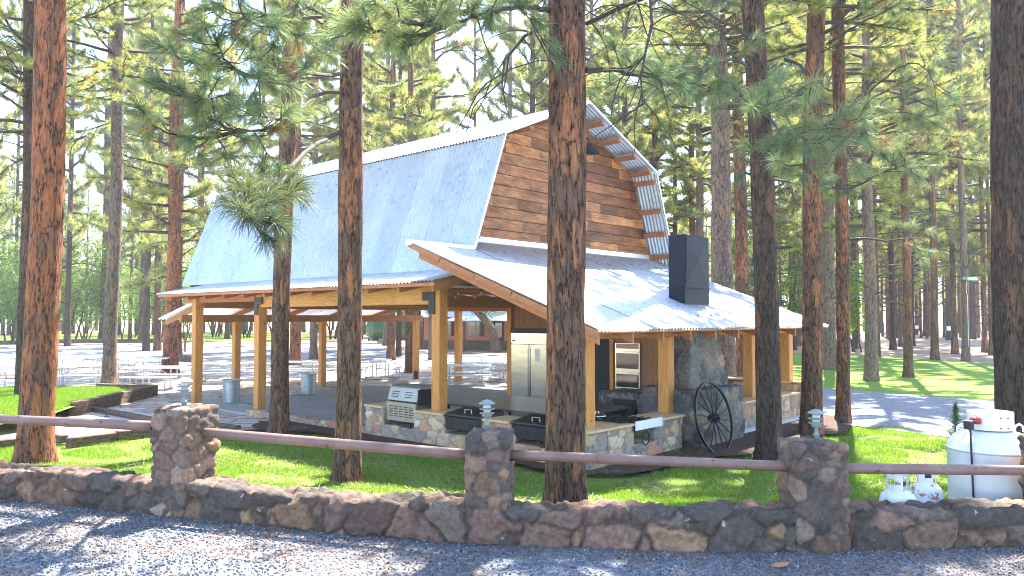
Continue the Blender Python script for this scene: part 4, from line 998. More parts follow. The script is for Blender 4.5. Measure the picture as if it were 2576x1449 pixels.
near_pine('T1','thick red barked pine with dark flakes at the left edge of the picture',103,13.8,78,'bark_red',110,0,1.5,1,r_top=.2,bumpy=.035)
near_pine('T3','slim brown pine between the trash cans and the low stone wall',706,17.4,44,'bark',722,1,0,3)
near_pine('T4','broad brown pine left of the kitchen counter, carrying long needled boughs',872,12.3,62,'bark',886,0,1.0,4)
near_pine('T5','thickest centre pine with deep furrowed bark right in front of the pavilion',1428,8.9,98,'bark',1422,1,2.0,5,r_top=.16,bumpy=.06)
near_pine('T6','dark barked pine right of the wagon wheel crossing the end of the lean-to roof',1935,14.0,60,'bark_dark',1905,0,1.5,6)
near_pine('T7','reddish brown pine at the right corner of the pavilion behind the right path lamp',2030,17.0,50,'bark',2068,1,-.5,7)
near_pine('T8','slim straight pine standing beside the near edge of the right gravel drive',2118,19.2,32,'bark',2122,1,0,8)
near_pine('T9','massive dark pine at the right edge of the picture behind the big gas tank',2595,10.3,165,'bark_dark',2600,0,2.5,9,r_top=.3)
near_pine('T10','tall broad pine behind the pavilion, right of the black flue',1822,25,56,'bark_grey',1812,0,.3,10,cs=1.35)  # crown widened to cast more shade on the lean-to roof
near_pine('T11','pine added to shade the lean-to roof, just right of the tall broad pine',1868,29,34,'bark',1862,1,0,17,cs=1.4)  # tree added for the shade it throws on the lean-to roof
near_pine('T2','slim grey pine growing from the raised tie planter at left',282,27,32,'bark_grey',286,1,1.2,12,base_off=.28)
near_pine('T0','dark pine just behind the left side of the thick red barked pine',66,23,32,'bark_dark',60,0,-1,13)
MID=[(430,945,36,'bark_red','broad reddish pine by the picnic tables left of the leftmost timber post'),(262,858,22,'bark_dark','dark far pine hugging the left side of the planter pine'),(395,883,17,'bark','slim pine left of the broad reddish pine by the tables'),(357,856,15,'bark','thin far pine at the end of the curb logs'),
(500,868,20,'bark','pine behind the left end of the big metal roof'),(572,854,12,'bark_dark','thin dark trunk between the two leftmost timber posts'),(655,853,12,'bark_dark','thin dark trunk just right of the second timber post'),(744,920,27,'bark_red','reddish pine seen under the roof right of the slim front pine'),(789,905,19,'bark_grey','greyish pine seen under the roof next to the back timber post'),
(935,856,14,'bark_dark','dark pine right of the broad front pine, left of the green tank'),(972,868,18,'bark_grey','grey pine standing in front of the green tank'),(989,864,9,'bark_dark','thin dark pine touching the left of the green tank'),(1028,941,20,'bark','rough pine seen under the roof left of the back post bracket'),(1047,880,24,'bark','pine rising behind the middle of the ridge'),(1283,872,15,'bark_grey','slim bluish pine rising behind the ridge just left of the thickest centre pine'),(1745,905,18,'bark','pine behind the black flue'),
(2090,931,30,'bark_grey','grey footed pine on the right lawn behind the slim straight pine'),(2072,886,22,'bark','pine partly hidden left behind the grey footed pine'),(2192,959,31,'bark_grey','stout pine with pale grey foot in the middle of the right lawn'),(2208,896,12,'bark','thin pine touching the right side of the stout grey footed pine'),
(2246,879,14,'bark_dark','dark leaning pine on the bare ground beyond the right lawn'),(2266,871,9,'bark','thin straight pine just right of the dark leaning one'),(2286,950,22,'bark','slender brown pine casting a long shadow on the right lawn'),(2298,870,8,'bark_dark','thin pine peeking out right of the slender lawn pine'),
(2402,890,15,'bark','straight pine left of the pine with the floodlight'),(2430,909,18,'bark_grey','pine carrying a floodlight and white conduit at the right lawn edge'),(2388,855,13,'bark_dark','pine with a white sign beyond the right lawn'),(2446,852,11,'bark_dark','dark pine right behind the floodlight pine'),(2478,885,13,'bark','pine second from the right edge pine on the bare ground'),(2494,892,10,'bark','pine nearest the massive right edge pine on the bare ground')]
XM={'bark':0,'bark_grey':1,'bark_dark':2}
trRed=trunk_mesh('trunk_mid',21,.28,.08,M['bark_red'],16,.3,seed=5,bumpy=.04)
POS={}
for i,(X,Y,wp_,bm,lab) in enumerate(MID):
    p=S(X,Y); d=p.y; r0=wp_*d/F/2; tm=trRed if bm=='bark_red' else trM[XM[bm]]
    far=d>55; cm=(crownF if far else crownM)[i%3]
    pine(lab,(p.x,p.y,-.02),tm,cm,i*1.7,r0/.28,random.uniform(.9,1.15),None,czs=random.uniform(.92,1.1)); POS[X]=p
# small far trunks on the right, individually
RS=[(2221,846,6),(2232,852,5),(2306,842,7),(2317,850,6),(2332,851,4),(2339,846,4),(2347,846,6),(2358,848,5),(2375,849,5),(2416,850,6),(2453,853,4),(2462,850,6),(2256,850,5),(2278,848,5),(2160,852,8),(2148,868,9),(2110,858,8),(2130,850,6),(2040,856,7),(1990,860,9),(1965,852,7),(2000,880,10),(1950,870,8)]
RS.sort()
for i,(X,Y,wp_) in enumerate(RS):
    p=S(X,Y); d=p.y; pine('thin distant pine beyond the right lawn, number %d from the left'%(i+1),(p.x,p.y,-.02),trF[i%2],crownF[(i*2)%3],i*2.3,max(.5,wp_*d/F/2/.28),1,'distant pines beyond the right lawn')
# back row behind the picnic area and behind the pavilion
LS=[]
for i in range(26):
    X=-160+i*68+random.uniform(-22,22); d=random.choice((52,60,70,82,95)); LS.append((X,d))
LS=[q for q in LS if not any(abs(q[0]-m[0])<13 for m in MID) and not (1095<q[0]<1305 and q[1]<75)]
for i,(X,d) in enumerate(LS):
    x=(X-1288)/F*d; pine('tall pine in the back row beyond the picnic area, number %d counting from the left'%(i+1),(x,d,-.02),trF[i%2],crownF[i%3],i*2.1,random.uniform(.6,1.1),random.uniform(.9,1.2),'back row of pines',czs=random.uniform(.9,1.15))
BH=[(985,47),(1088,47),(1340,43),(1400,52),(1490,45),(1575,40),(1650,49),(1762,43),(1935,46),(2350,48)]
for i,(X,d) in enumerate(BH):
    x=(X-1288)/F*d; pine('pine rising close behind the pavilion roof, number %d counting from the left'%(i+1),(x,d,-.02),trM[i%3],crownM[i%3],i*1.3,random.uniform(.7,1.0),1.1,'pines close behind the pavilion')
RS2=[(1560,62),(1640,75),(1700,58),(1800,68),(1905,60),(2010,72),(2150,66),(2235,92),(2350,70),(2520,75),(2560,60),(2640,52),(1450,85)]
for i,(X,d) in enumerate(RS2):
    x=(X-1288)/F*d; pine('tall pine behind the lean-to side of the pavilion, number %d counting from the left'%(i+1),(x,d,-.02),trF[(i+1)%2],crownF[(i+1)%3],i*1.1,random.uniform(.5,.8),1.1,'pines behind the right side',czs=random.uniform(.95,1.15))
# far wood that reads as one mass
def far_wood():
    cen=[];dr=[];mb=MB()
    for i in range(340):
        az=random.uniform(-44,44); d=random.uniform(112,175); x=math.tan(math.radians(az))*d; r=random.uniform(.2,.38); H=random.uniform(19,27)
        mb.tube([(x,d,-.1),(x+random.uniform(-.3,.3),d,H*.5),(x+random.uniform(-.5,.5),d,H)],[r,r*.75,.05],6,cap=False)
        zc=random.uniform(3,8)
        for k in range(110):
            t=random.random(); z=zc+(H-zc)*t; R_=4.4*(1-.75*t)*math.sqrt(random.random()); a=random.uniform(0,6.28); cen.append((x+R_*math.cos(a),d+R_*math.sin(a),z)); dr.append((math.cos(a),math.sin(a),.4))
    V,Fc,Cc=needles(np.array(cen),unit(np.array(dr)),12,1.15,.17,.9)
    wv=np.array(mb.v); wf=[]
    for f in mb.f: wf.append((f[0],f[1],f[2])); wf.append((f[0],f[2],f[3]))
    wf=np.array(wf)+len(V)
    o=npmesh('far_wood',np.concatenate([V,wv]),np.concatenate([Fc,wf]),[M['needle'],M['bark_dark']],None,col=np.concatenate([Cc,np.tile([.05,.035,.03],(len(wv),1))]),matidx=np.concatenate([np.zeros(len(Fc)),np.ones(len(wf))]))
    tag(o,'distant pine forest closing the view on all sides','forest',None,'stuff')
far_wood()
# leafy young trees
def leaf_mesh(name,H,R_,n,seed,size=.13,stems=5,low=.15,cols=((.10,.20,.03),(.14,.24,.04),(.08,.17,.035),(.20,.27,.05))):
    r=random.Random(seed); mb=MB(); cl=[]
    for s in range(stems):
        a=r.uniform(0,6.28); p=Vector((r.uniform(-.5,.5)*R_*.4,r.uniform(-.5,.5)*R_*.4,-.05)); d=Vector((math.cos(a)*.25,math.sin(a)*.25,1)).normalized(); pts=[]
        ns=8
        for i in range(ns+1):
            pts.append(p.copy()); p=p+d*(H/ns*r.uniform(.8,1.05)); d=(d+Vector((r.uniform(-.18,.18),r.uniform(-.18,.18),.05))).normalized()
            if i>1:
                for q in range(5):
                    o=Vector((r.gauss(0,1),r.gauss(0,1),r.gauss(0,.5))).normalized()*R_*r.uniform(.15,.75)*(1-.4*i/ns); e=p+o; mb.tube([p,p.lerp(e,.5)+Vector((0,0,.1)),e],[.02,.014,.006],3,cap=False); cl.append(e); cl.append(p.lerp(e,.6))
        mb.tube(pts,[.07*(1-i/ns*.8)*H/7 for i in range(ns+1)],6,cap=False)
    cl=np.array([tuple(c) for c in cl]); cl=cl[cl[:,2]>H*low]
    idx=rng.integers(0,len(cl),n); c=cl[idx]+rng.normal(size=(n,3))*np.array([.36,.36,.26])*R_/2.2
    u=unit(rng.normal(size=(n,3))); v=unit(np.cross(u,rng.normal(size=(n,3)))); s=size*rng.uniform(.6,1.2,(n,1))
    V=np.stack([c-u*s*.6,c+v*s*.35,c+u*s*.6,c-v*s*.35],1).reshape(-1,3)
    Fc=np.concatenate([np.arange(n)[:,None]*4+[0,1,2],np.arange(n)[:,None]*4+[0,2,3]])
    cc=np.array(cols)[(idx*7)%len(cols)]*rng.uniform(.7,1.3,(n,1)); Cc=np.repeat(cc,4,0)
    wv=np.array(mb.v); wf=[]
    for f in mb.f: wf.append((f[0],f[1],f[2])); wf.append((f[0],f[2],f[3]))
    wf=np.array(wf)+len(V)
    o=npmesh(name,np.concatenate([V,wv]),np.concatenate([Fc,wf]),[M['leaf'],M['twig']],None,col=np.concatenate([Cc,np.tile([.05,.04,.03],(len(wv),1))]),matidx=np.concatenate([np.zeros(len(Fc)),np.ones(len(wf))])); me=o.data; bpy.data.objects.remove(o); return me
LM=[leaf_mesh('leafy_crown',9.5,3.4,9000,s,.20,6) for s in (1,2,3)]
BL=[(-40,88),(40,100),(110,92),(165,86),(215,96),(300,90),(350,104),(415,98),(470,92),(540,106),(620,100),(700,104),(840,98),(905,92),(970,104),(1070,96),(20,80)]
BL.sort()
for i,(X,d) in enumerate(BL):
    x=(X-1288)/F*d; o=bpy.data.objects.new('young_leafy_tree',LM[i%3]); put(o); o.location=(x,d,0); o.rotation_euler=(0,0,i*1.9); s=random.uniform(.85,1.2); o.scale=(s,s,s*random.uniform(.8,1.1))
    tag(o,'bright green young broadleaf tree at the forest edge, number %d counting from the left'%(i+1),'broadleaf tree','young broadleaf trees at the forest edge')
def single(name,me,label,cat,loc,rz=0,s=1):
    o=bpy.data.objects.new(name,me); put(o); o.location=loc; o.rotation_euler=(0,0,rz); o.scale=(s,s,s) if not isinstance(s,tuple) else s; tag(o,label,cat); return o
p=S(2150,885); single('leafy_tree',leaf_mesh('leafy_crown',6.5,2.2,7000,9,.16,3,cols=((.16,.28,.03),(.22,.33,.04),(.12,.24,.03))),'bright yellow green maple like tree left of the stout grey footed pine','broadleaf tree',p)
p=S(1965,900); single('leafy_tree',leaf_mesh('leafy_crown',8.5,2.6,8000,10,.15,4,cols=((.05,.12,.035),(.07,.15,.04))),'dark green leafy tree behind the right end of the lean-to roof','broadleaf tree',p)
# curved old tree by the cabin
q=A0+cdx*cx(1296)+Vector((cdx.y,-cdx.x,0))*3; t=thing('curved_tree','gnarled curving tree leaning over the cabin porch','broadleaf tree',(q.x,q.y,0))
m=MB(); m.tube([(0,0,-.1),(-.15,0,.9),(-.35,0,1.7),(-1.0,0,2.6),(-1.9,0,3.4),(-2.6,0,4.3)],[.45,.36,.32,.28,.2,.1],12); part(m,'trunk',M['bark_grey'],t)
o=bpy.data.objects.new('crown',leaf_mesh('leafy_crown',3.0,2.4,3500,14,.16,4,low=.2)); put(o,t); o.location=(-1.2,0,2.4)
# ---------------------------------------------------------------- long needled boughs in front
def tuftset(cen,dirs,k=95,L=.23,wd=.0045,bright=1.0,brown=.05):
    n=len(cen); base=np.array([[.068,.098,.060],[.080,.108,.062],[.058,.088,.058],[.10,.12,.062]])
    c=base[rng.integers(0,4,n)]*rng.uniform(1.5,2.4,(n,1)); b=rng.random(n)<brown; c[b]=np.array([.20,.13,.07])
    return needles(cen,dirs,k,L,wd,.16,bright,cols=c,spread=(.25,1.35),droop=.30,two=True)
def bough(tree,limbs,seed,explicit=(),dens=5.5,twl=.55,k=88,L=.235,wd=.0055,bare=.35,name='bough',r0=.035,up=.1,bright=1.0,brown=.05):
    root,base,lean=NEAR[tree]; r=random.Random(seed); mb=MB(); cen=[];dr=[]
    for li,lm in enumerate(limbs):
        P=[D(X,Y,d)-base for X,Y,d in lm]
        # smooth
        Q=[];
        for i in range(len(P)-1):
            for s in range(4):
                t=s/4; p0=P[max(i-1,0)];p1=P[i];p2=P[i+1];p3=P[min(i+2,len(P)-1)]
                Q.append(.5*((2*p1)+(p2-p0)*t+(2*p0-5*p1+4*p2-p3)*t*t+(3*p1-p0-3*p2+p3)*t**3)+Vector((r.uniform(-1,1),r.uniform(-1,1),r.uniform(-1,1)))*.012)
        Q.append(P[-1]); n=len(Q); rr0=r0 if li==0 else r0*.8
        mb.tube(Q,[max(.006,rr0*(1-.8*i/(n-1))) for i in range(n)],7)
        tot=sum((Q[i+1]-Q[i]).length for i in range(n-1)); cnt_=int(tot*dens)
        for q in range(cnt_):
            u=bare+(1-bare)*(q+r.random())/max(1,cnt_); i=min(n-2,int(u*(n-1))); b=Q[i]; d=(Q[i+1]-Q[i]).normalized()
            o=(d*r.uniform(.2,.9)+Vector((r.uniform(-1,1),r.uniform(-1,1),r.uniform(-.45,.6)+up))).normalized(); ll=twl*r.uniform(.35,1.1); e=b+o*ll; mid=b.lerp(e,.5)+Vector((0,0,-.04))
            mb.tube([b,mid,e],[.009,.007,.005],4,cap=False); cen.append(e+o*.05); dr.append(o)
            if r.random()<.5:
                o2=(o+Vector((r.uniform(-1,1),r.uniform(-1,1),r.uniform(-.4,.6)))).normalized(); e2=mid+o2*ll*.5; mb.tube([mid,e2],[.006,.004],3,cap=False); cen.append(e2); dr.append(o2)
        o=(Q[-1]-Q[-2]).normalized(); cen.append(Q[-1]+o*.06); dr.append(o)
    for X,Y,d in explicit:
        c=D(X,Y,d)-base; cen.append(c); 
        # join to the nearest limb point
        allp=[Vector(v) for v in mb.v[::7]]; nb=min(allp,key=lambda v:(v-c).length); o=(c-nb); o=o.normalized() if o.length>.01 else Vector((0,0,1)); dr.append(o); mb.tube([nb,nb.lerp(c,.5)+Vector((0,0,-.05)),c],[.010,.008,.005],4,cap=False)
    o=mb.build(name,M['twig'],root)
    V,Fc,Cc=tuftset(np.array([tuple(c) for c in cen]),np.array([tuple(c) for c in dr]),k,L,wd,bright,brown)
    npmesh('needles',V,Fc,M['needle'],o,col=Cc)
bough('T4',[[(868,182,12.3),(820,190,11.3),(760,182,10.3),(690,192,9.4),(620,188,8.7),(572,158,8.2),(543,102,7.9)],
            [(690,192,9.4),(660,160,9.0),(638,122,8.6)],[(868,232,12.3),(800,240,11.2),(742,292,10.2),(690,322,9.4),(620,328,8.8),(560,318,8.4),(500,270,7.9),(455,228,7.6)],
            [(620,328,8.8),(520,345,8.4),(440,340,8.0),(375,310,7.7)],[(742,292,10.2),(690,300,9.4),(655,276,8.6)],[(572,158,8.2),(520,165,8.0),(482,155,7.7)]],3,
      explicit=[(623,352,8.2),(477,347,7.9),(600,410,8.5),(560,390,8.3),(660,420,9),(700,420,9)],dens=5.0)
bough('T4',[[(868,60,12.3),(820,40,11),(770,20,10),(700,40,9),(640,30,8.4),(590,60,8)],[(868,140,12.3),(800,110,10.8),(740,90,9.6),(700,60,8.8)]],4,explicit=[(710,43,8),(886,50,9),(860,80,9)],dens=4.5)
bough('T4',[[(866,330,12.3),(800,360,11),(740,410,9.5),(700,470,8.2),(655,520,7.2),(622,545,6.6)],[(740,410,9.5),(690,440,8.8),(640,450,8.2)]],5,dens=4.5,bare=.55,k=90,L=.25,twl=.34,bright=.5,brown=0,wd=.0042)  # needle colour darkened to offset the sun falling on this bough
bough('T5',[[(1385,28,8.9),(1330,18,8.5),(1270,22,8.1),(1200,40,7.7),(1130,58,7.3),(1060,66,6.9),(1000,52,6.6)],[(1200,40,7.7),(1140,20,7.4),(1080,0,7.1)],[(1130,58,7.3),(1060,90,7.1),(960,80,6.9),(895,60,6.7)]],6,dens=9,bare=.1,explicit=[(1392,120,8.4),(1410,150,8.45),(1230,62,7.6)],twl=.42)
bough('T5',[[(1475,178,8.9),(1530,174,9.0),(1590,188,9.2),(1650,196,9.5),(1710,215,9.8)]],7,dens=7,twl=.5,bare=.2)
bough('T6',[[(1890,262,14),(1830,238,13),(1760,212,12.2),(1700,215,11.6),(1640,205,11)],[(1890,92,14),(1830,60,13.4),(1770,30,13),(1710,-5,12.6)],[(1890,175,14),(1850,150,13),(1800,160,12.2),(1760,190,11.6)]],8,dens=5,twl=.6)
bough('T6',[[(1935,300,14),(1960,330,12.6),(1985,350,11.2),(2010,340,10),(2030,370,9.2)],[(1935,230,14),(1960,260,12.2),(1950,270,10.4),(1900,268,9)],[(1960,330,12.6),(1930,380,11),(1950,405,9.8)],[(1985,350,11.2),(2060,320,10),(2110,310,9),(2170,300,8.4)]],9,dens=3.3,twl=.6,k=80,explicit=[(1890,267,8.6),(1967,272,8.8),(2027,256,9),(2040,378,9),(1950,404,9.2),(2110,312,8.6),(2160,430,9.5),(2234,273,9)])
bough('T6',[[(1975,150,14),(2010,165,13.6),(2040,195,13.2),(2055,225,13)],[(1970,295,14),(1995,262,13.7),(2030,278,13.5),(2035,325,13.4)]],10,dens=.8,bare=.7)
bough('T7',[[(2086,108,17),(2130,80,16.6),(2170,55,16.3),(2215,35,16),(2255,12,15.8)],[(2078,318,17),(2130,275,16.5),(2180,235,16),(2230,195,15.6),(2262,170,15.2),(2310,160,15),(2345,200,14.8),(2358,270,14.6)],
            [(2078,392,17),(2130,352,16.4),(2190,300,15.8),(2250,282,15.4),(2300,288,15),(2350,310,14.8)],[(2190,300,15.8),(2230,250,15.5),(2290,250,15.2),(2345,268,15)]],11,dens=1.6,bare=.75,twl=.6,k=110)
bough('T7',[[(2078,470,17),(2130,475,15.5),(2190,450,14),(2240,425,13),(2300,410,12.2)]],12,dens=4,twl=.8)
bough('T8',[[(2135,602,19.2),(2180,600,18.8),(2230,606,18.5),(2275,602,18.2),(2310,628,18)]],13,dens=3,bare=.6,twl=.7,k=80,L=.24)
bough('T8',[[(2135,330,19.2),(2200,340,18),(2260,330,17),(2320,350,16.3)],[(2100,230,19.2),(2020,210,18),(1960,230,17)]],14,dens=4,twl=.9,k=80,L=.24,wd=.008)
# dangling bare limb near the top centre
def bare(tree,limbs,seed,name='dead_limb'):
    root,base,lean=NEAR[tree]; r=random.Random(seed)
    for lm in limbs:
        mb=MB()
        P=[D(X,Y,d)-base for X,Y,d in lm]; n=len(P); mb.tube(P,[.028*(1-.75*i/(n-1)) for i in range(n)],6)
        for i in range(1,n):
            for q in range(4):
                b=P[i-1].lerp(P[i],r.random()); d=Vector((r.uniform(-1,1),r.uniform(-1,1),r.uniform(-1.0,.4))).normalized(); pp=[b]
                for s in range(5): b=b+d*r.uniform(.1,.22); pp.append(b); d=(d+Vector((r.uniform(-.4,.4),r.uniform(-.4,.4),-.25))).normalized()
                mb.tube(pp,[.010,.009,.008,.006,.005,.004],4,cap=False)
                if r.random()<.7: mb.tube([pp[2],pp[2]+Vector((r.uniform(-.3,.3),r.uniform(-.3,.3),-.2))],[.006,.003],3,cap=False)
        mb.build(name,M['twig'],root)
bare('T5',[[(1475,60,8.9),(1560,20,8.6),(1635,-10,8.4),(1640,60,8.3),(1622,140,8.2),(1612,200,8.2),(1618,265,8.2)],[(1385,60,8.9),(1320,90,8.6),(1270,150,8.3),(1262,210,8.2)]],1)
bare('T6',[[(1890,95,14),(1840,60,13.6),(1780,70,13.2),(1720,60,13)],[(1895,170,14),(1850,120,13.5),(1800,80,13)],[(1890,255,14),(1850,220,13.6),(1800,245,13.2)]],2)
bare('T10',[[(1800,160,25),(1760,90,24),(1700,80,23)],[(1795,230,25),(1750,150,24),(1690,140,23)],[(1800,60,25),(1750,40,24),(1680,60,23.4)]],3)
bare('T2',[[(272,160,27),(210,130,26),(160,150,25.5)],[(272,310,27),(215,330,26),(180,370,25.5),(170,430,25.3)],[(272,190,27),(230,220,26.2),(150,240,25.6)]],4)
bare('T0',[[(60,120,23),(20,90,22),(-20,110,21)],[(60,250,23),(50,180,22),(20,140,21.5),(0,90,21)],[(55,400,23),(20,420,22),(-10,450,22)]],5)
# fir sapling beside the tank
p=G(2406,1142,.1); t=thing('fir_sapling','small dark fir sapling just left of the big gas tank','sapling',(p.x,p.y,.0)); t.scale=(1.25,1.25,1.25)
m=MB(); m.tube([(0,0,0),(0,0,.85)],[.015,.004],6); part(m,'trunk',M['twig'],t)
cen=[];dr=[];
for i in range(230):
    z=.08+.72*random.random()**1.1; rr=(.24*(1-z/.85)+.02); a=random.uniform(0,6.28); q=random.uniform(.3,1); cen.append((rr*q*math.cos(a),rr*q*math.sin(a),z+.05*q)); dr.append((math.cos(a),math.sin(a),.5))
V,Fc,Cc=needles(np.array(cen),unit(np.array(dr)),26,.045,.004,.08,cols=np.tile([.035,.085,.045],(230,1))); npmesh('foliage',V,Fc,M['needle'],t,col=Cc)
# floodlight, conduit and signs on the far right pines
p=POS[2430]; t=thing('floodlight','rectangular floodlight with white conduit on a pine at the right lawn edge','floodlight',(p.x-.0,p.y-.26,0))
c=D(2436,702,p.y-.3); z=c.z; m=MB(); m.hexa([(-.25,-.55,z-.1),(.35,-.55,z-.1),(.35,0,z-.02),(-.25,0,z-.02),(-.25,-.5,z+.1),(.35,-.5,z+.1),(.35,0,z+.14),(-.25,0,z+.14)]); part(m,'lamp_head',M['lampglass'],t); m=MB(); m.tube([(0,0,z-.1),(-.05,0,z-.6),(.02,0,z-1),(.03,0,.9)],.012,6); part(m,'conduit',M['gwhite'],t)
for X,Y,lab in ((2388,826,'white square notice on the signed pine beyond the right lawn'),(2306,823,'small pale notice on a thin trunk beyond the right lawn')):
    d=(POS[2388].y if X==2388 else S(2306,842).y)-.5; c=D(X,Y,d); m=MB(); m.box((-.3,-.02,-.26),(.3,.02,.26)); o=m.build('notice_board',M['paper']); o.location=c; tag(o,lab,'sign')
    m=MB(); m.box((-.1,.02,-.1),(.1,.25,.1)); part(m,'mount',M['oldtie'],o)
# ---------------------------------------------------------------- grass, pebbles, litter
def in_bld(x,y):
    d=Vector((x,y,0))-K; u,v=d.dot(Av),d.dot(Bv); return (u>-.75 and v>-.6 and v<9.9 and u<20) or (u>7 and v>-1.6)
n=620000; x=rng.uniform(-12,10,n); y=7+11.5*rng.random(n)**1.25; keep=[]
z=np.zeros(n)
for i in range(n):
    xi,yi=x[i],y[i]
    if abs(xi)>yi*.72 or yi<fence_y(xi)+.42 or in_bld(xi,yi): continue
    q=noise.noise(Vector((xi*1.1,yi*1.1,5)))
    if q<-.14 and random.random()<.8: continue
    keep.append(i); z[i]=gh(xi,yi)
keep=np.array(keep); c=np.stack([x[keep],y[keep],z[keep]],1); nk=len(c)
d=unit(np.stack([rng.normal(0,.35,nk),rng.normal(0,.35,nk),np.ones(nk)],1)); ln=rng.uniform(.035,.085,(nk,1)); sd_=unit(np.cross(d,rng.normal(size=(nk,3))))*.0055
V=np.stack([c-sd_,c+sd_,c+d*ln],1).reshape(-1,3); pal=np.array([[.13,.25,.025],[.18,.30,.03],[.10,.20,.025],[.24,.33,.05],[.34,.30,.13]])
cc=pal[rng.choice(5,nk,p=[.3,.3,.2,.14,.06])]*rng.uniform(.8,1.25,(nk,1))
o=npmesh('grass_blades',V,np.arange(nk*3).reshape(-1,3),M['grass'],None,col=np.repeat(cc,3,0)); tag(o,'short bright green lawn grass in front of the pavilion','grass',None,'stuff')
PL=[G(X,Y,.3) for X,Y in [(176,1022),(380,980),(248,976),(-200,976),(-200,1070),(0,1066),(100,1050)]]
def inpoly(x,y,P):
    c=False; n=len(P)
    for i in range(n):
        a,b=P[i],P[(i+1)%n]
        if (a.y>y)!=(b.y>y) and x<(b.x-a.x)*(y-a.y)/(b.y-a.y)+a.x: c=not c
    return c
x0,x1=min(p.x for p in PL),max(p.x for p in PL); y0,y1=min(p.y for p in PL),max(p.y for p in PL)
q=[(a_,b_) for a_,b_ in zip(rng.uniform(x0,x1,130000),rng.uniform(y0,y1,130000)) if inpoly(a_,b_,PL)]
c=np.array([(a_,b_,.3) for a_,b_ in q]); nk=len(c); d=unit(np.stack([rng.normal(0,.35,nk),rng.normal(0,.35,nk),np.ones(nk)],1)); ln=rng.uniform(.05,.11,(nk,1)); sd_=unit(np.cross(d,rng.normal(size=(nk,3))))*.009
V=np.stack([c-sd_,c+sd_,c+d*ln],1).reshape(-1,3); cc=pal[rng.choice(5,nk,p=[.3,.3,.2,.14,.06])]*rng.uniform(.8,1.25,(nk,1))
o=npmesh('grass_blades',V,np.arange(nk*3).reshape(-1,3),M['grass'],None,col=np.repeat(cc,3,0)); tag(o,'bright lawn grass on the raised bed inside the tie planter at left','grass',None,'stuff')
n=16000; x=rng.uniform(-8,9,n); y=7.5+8*rng.random(n); cl_=[]
for i in range(n):
    if abs(x[i])<y[i]*.72 and y[i]>fence_y(x[i])+.4 and noise.noise(Vector((x[i]*.9,y[i]*.9,7)))>-.05: cl_.append((x[i],y[i],max(gh(x[i],y[i])+.03,.10 if in_bld(x[i],y[i]) else 0)+.04*random.random()))
c=np.array(cl_); nk=len(c); a=rng.uniform(0,6.28,nk); d=np.stack([np.cos(a),np.sin(a),rng.normal(0,.2,nk)],1); L=rng.uniform(.05,.10,(nk,1)); sd_=np.stack([-np.sin(a),np.cos(a),np.zeros(nk)],1)*.004
V=np.stack([c-d*L-sd_,c-d*L+sd_,c+d*L],1).reshape(-1,3); cc=np.array([[.34,.24,.13],[.42,.33,.19],[.24,.15,.09]])[rng.integers(0,3,nk)]
o=npmesh('pine_needle_litter',V,np.arange(nk*3).reshape(-1,3),M['litter'],None,col=np.repeat(cc,3,0)); tag(o,'dry fallen needles lying in the lawn grass','pine litter',None,'stuff')
n=52000; x=rng.uniform(-7,6.5,n); y=4.6+4.4*rng.random(n); ok=[i for i in range(n) if y[i]<fence_y(x[i])-.0 and abs(x[i])<y[i]*.76]
c=np.stack([x[ok],y[ok],np.full(len(ok),.607)],1); nk=len(c); s=rng.uniform(.007,.017,(nk,1,1)); base=np.array([[1,0,0],[-1,0,0],[0,1,0],[0,-1,0],[0,0,.7],[0,0,-.7]])[None]
R_=rng.normal(size=(nk,3,3)); u=unit(R_[:,0]); v=unit(np.cross(u,R_[:,1])); wv=np.cross(u,v); rot=np.stack([u,v,wv],1)
V=(base*rng.uniform(.6,1.3,(nk,6,1))*s)@rot+c[:,None,:]
fcs=np.array([[0,2,4],[2,1,4],[1,3,4],[3,0,4],[2,0,5],[1,2,5],[3,1,5],[0,3,5]]); Fc=(np.arange(nk)[:,None,None]*6+fcs[None]).reshape(-1,3)
pal=np.array([[.15,.165,.20],[.11,.125,.16],[.20,.21,.235],[.30,.30,.31],[.17,.15,.14],[.08,.085,.10]]); cc=pal[rng.integers(0,6,nk)]*rng.uniform(.8,1.25,(nk,1))
o=npmesh('gravel_stones',V.reshape(-1,3),Fc,M['peb'],None,col=np.repeat(cc,6,0)); tag(o,'loose blue grey gravel stones covering the road in front of the wall','gravel',None,'stuff')
n=20000; x=rng.uniform(-7,6.5,n); y=5+4*rng.random(n); ok=[]
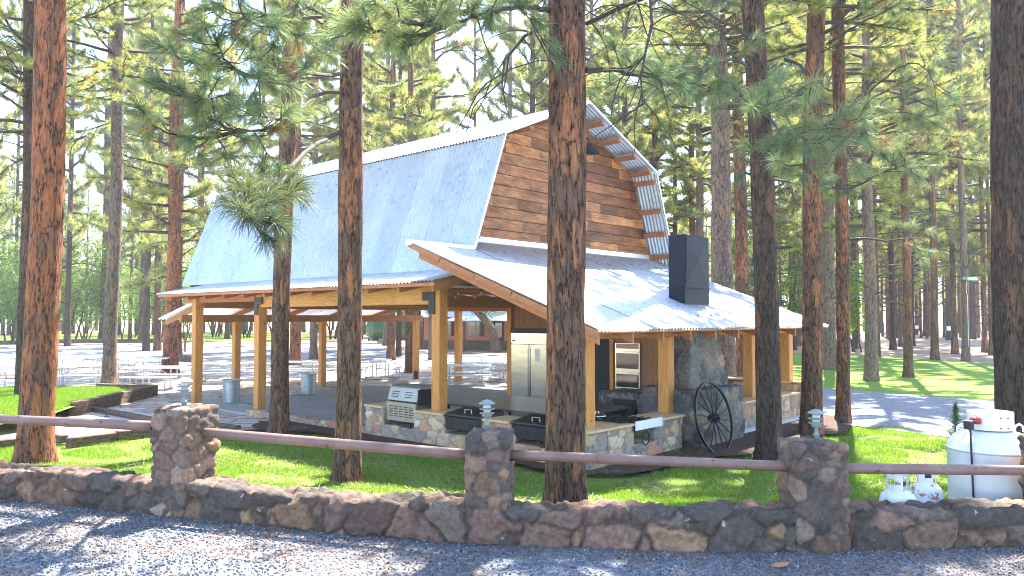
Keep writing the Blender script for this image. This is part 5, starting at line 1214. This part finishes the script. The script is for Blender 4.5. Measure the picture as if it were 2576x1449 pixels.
for i in range(n):
    if y[i]<fence_y(x[i])-.02 and noise.noise(Vector((x[i]*.8,y[i]*1.5,1)))>-.15-.5*(1 if y[i]>fence_y(x[i])-.35 else 0): ok.append(i)
nk=len(ok); c=np.stack([x[ok],y[ok],rng.uniform(.612,.626,nk)],1); a=rng.uniform(0,6.28,nk); d=np.stack([np.cos(a),np.sin(a),rng.normal(0,.06,nk)],1); L=rng.uniform(.05,.10,(nk,1)); sd_=np.stack([-np.sin(a),np.cos(a),np.zeros(nk)],1)*.003
V=np.stack([c-d*L-sd_,c-d*L+sd_,c+d*L],1).reshape(-1,3); cc=np.array([[.26,.15,.09],[.34,.22,.14],[.18,.10,.07]])[rng.integers(0,3,nk)]
o=npmesh('pine_needle_litter',V,np.arange(nk*3).reshape(-1,3),M['litter'],None,col=np.repeat(cc,3,0)); tag(o,'fallen dry pine needles scattered over the gravel','pine litter',None,'stuff')
p=G(1962,1424,.625); m=MB(); m.add([(-.07,0,0),(-.03,.03,.02),(.02,.035,.012),(.08,.01,.03),(.05,-.025,.015),(-.02,-.03,.006),(-.07,0,-.004),(-.03,.03,.015),(.02,.035,.007),(.08,.01,.025),(.05,-.025,.01),(-.02,-.03,.001)],[(0,1,2,3,4,5),(11,10,9,8,7,6)]+[(i,i+6,(i+1)%6+6,(i+1)%6) for i in range(6)]); o=m.build('fallen_leaf',plain('dry_leaf',(.36,.17,.09),.7)); o.location=p; tag(o,'single curled orange brown dry leaf lying on the gravel at lower right','leaf')

# ---------------------------------------------------------------- thin volume added to brighten the dark background
m=bpy.data.materials.new('fill_haze'); m.use_nodes=True; n=m.node_tree; n.nodes.remove(n.nodes["Principled BSDF"])
v=n.nodes.new("ShaderNodeVolumePrincipled"); v.inputs["Color"].default_value=(.95,.96,.98,1); v.inputs["Density"].default_value=.0006; v.inputs["Anisotropy"].default_value=.3
n.links.new(v.outputs[0],n.nodes["Material Output"].inputs["Volume"])
mb=MB(); mb.box((-150,-25,-1.5),(150,190,38)); o=mb.build('fill_haze',m); o['kind']='stuff'; o['label']='thin pale volume added to lift the dark background behind the pines'; o['category']='fill_haze'
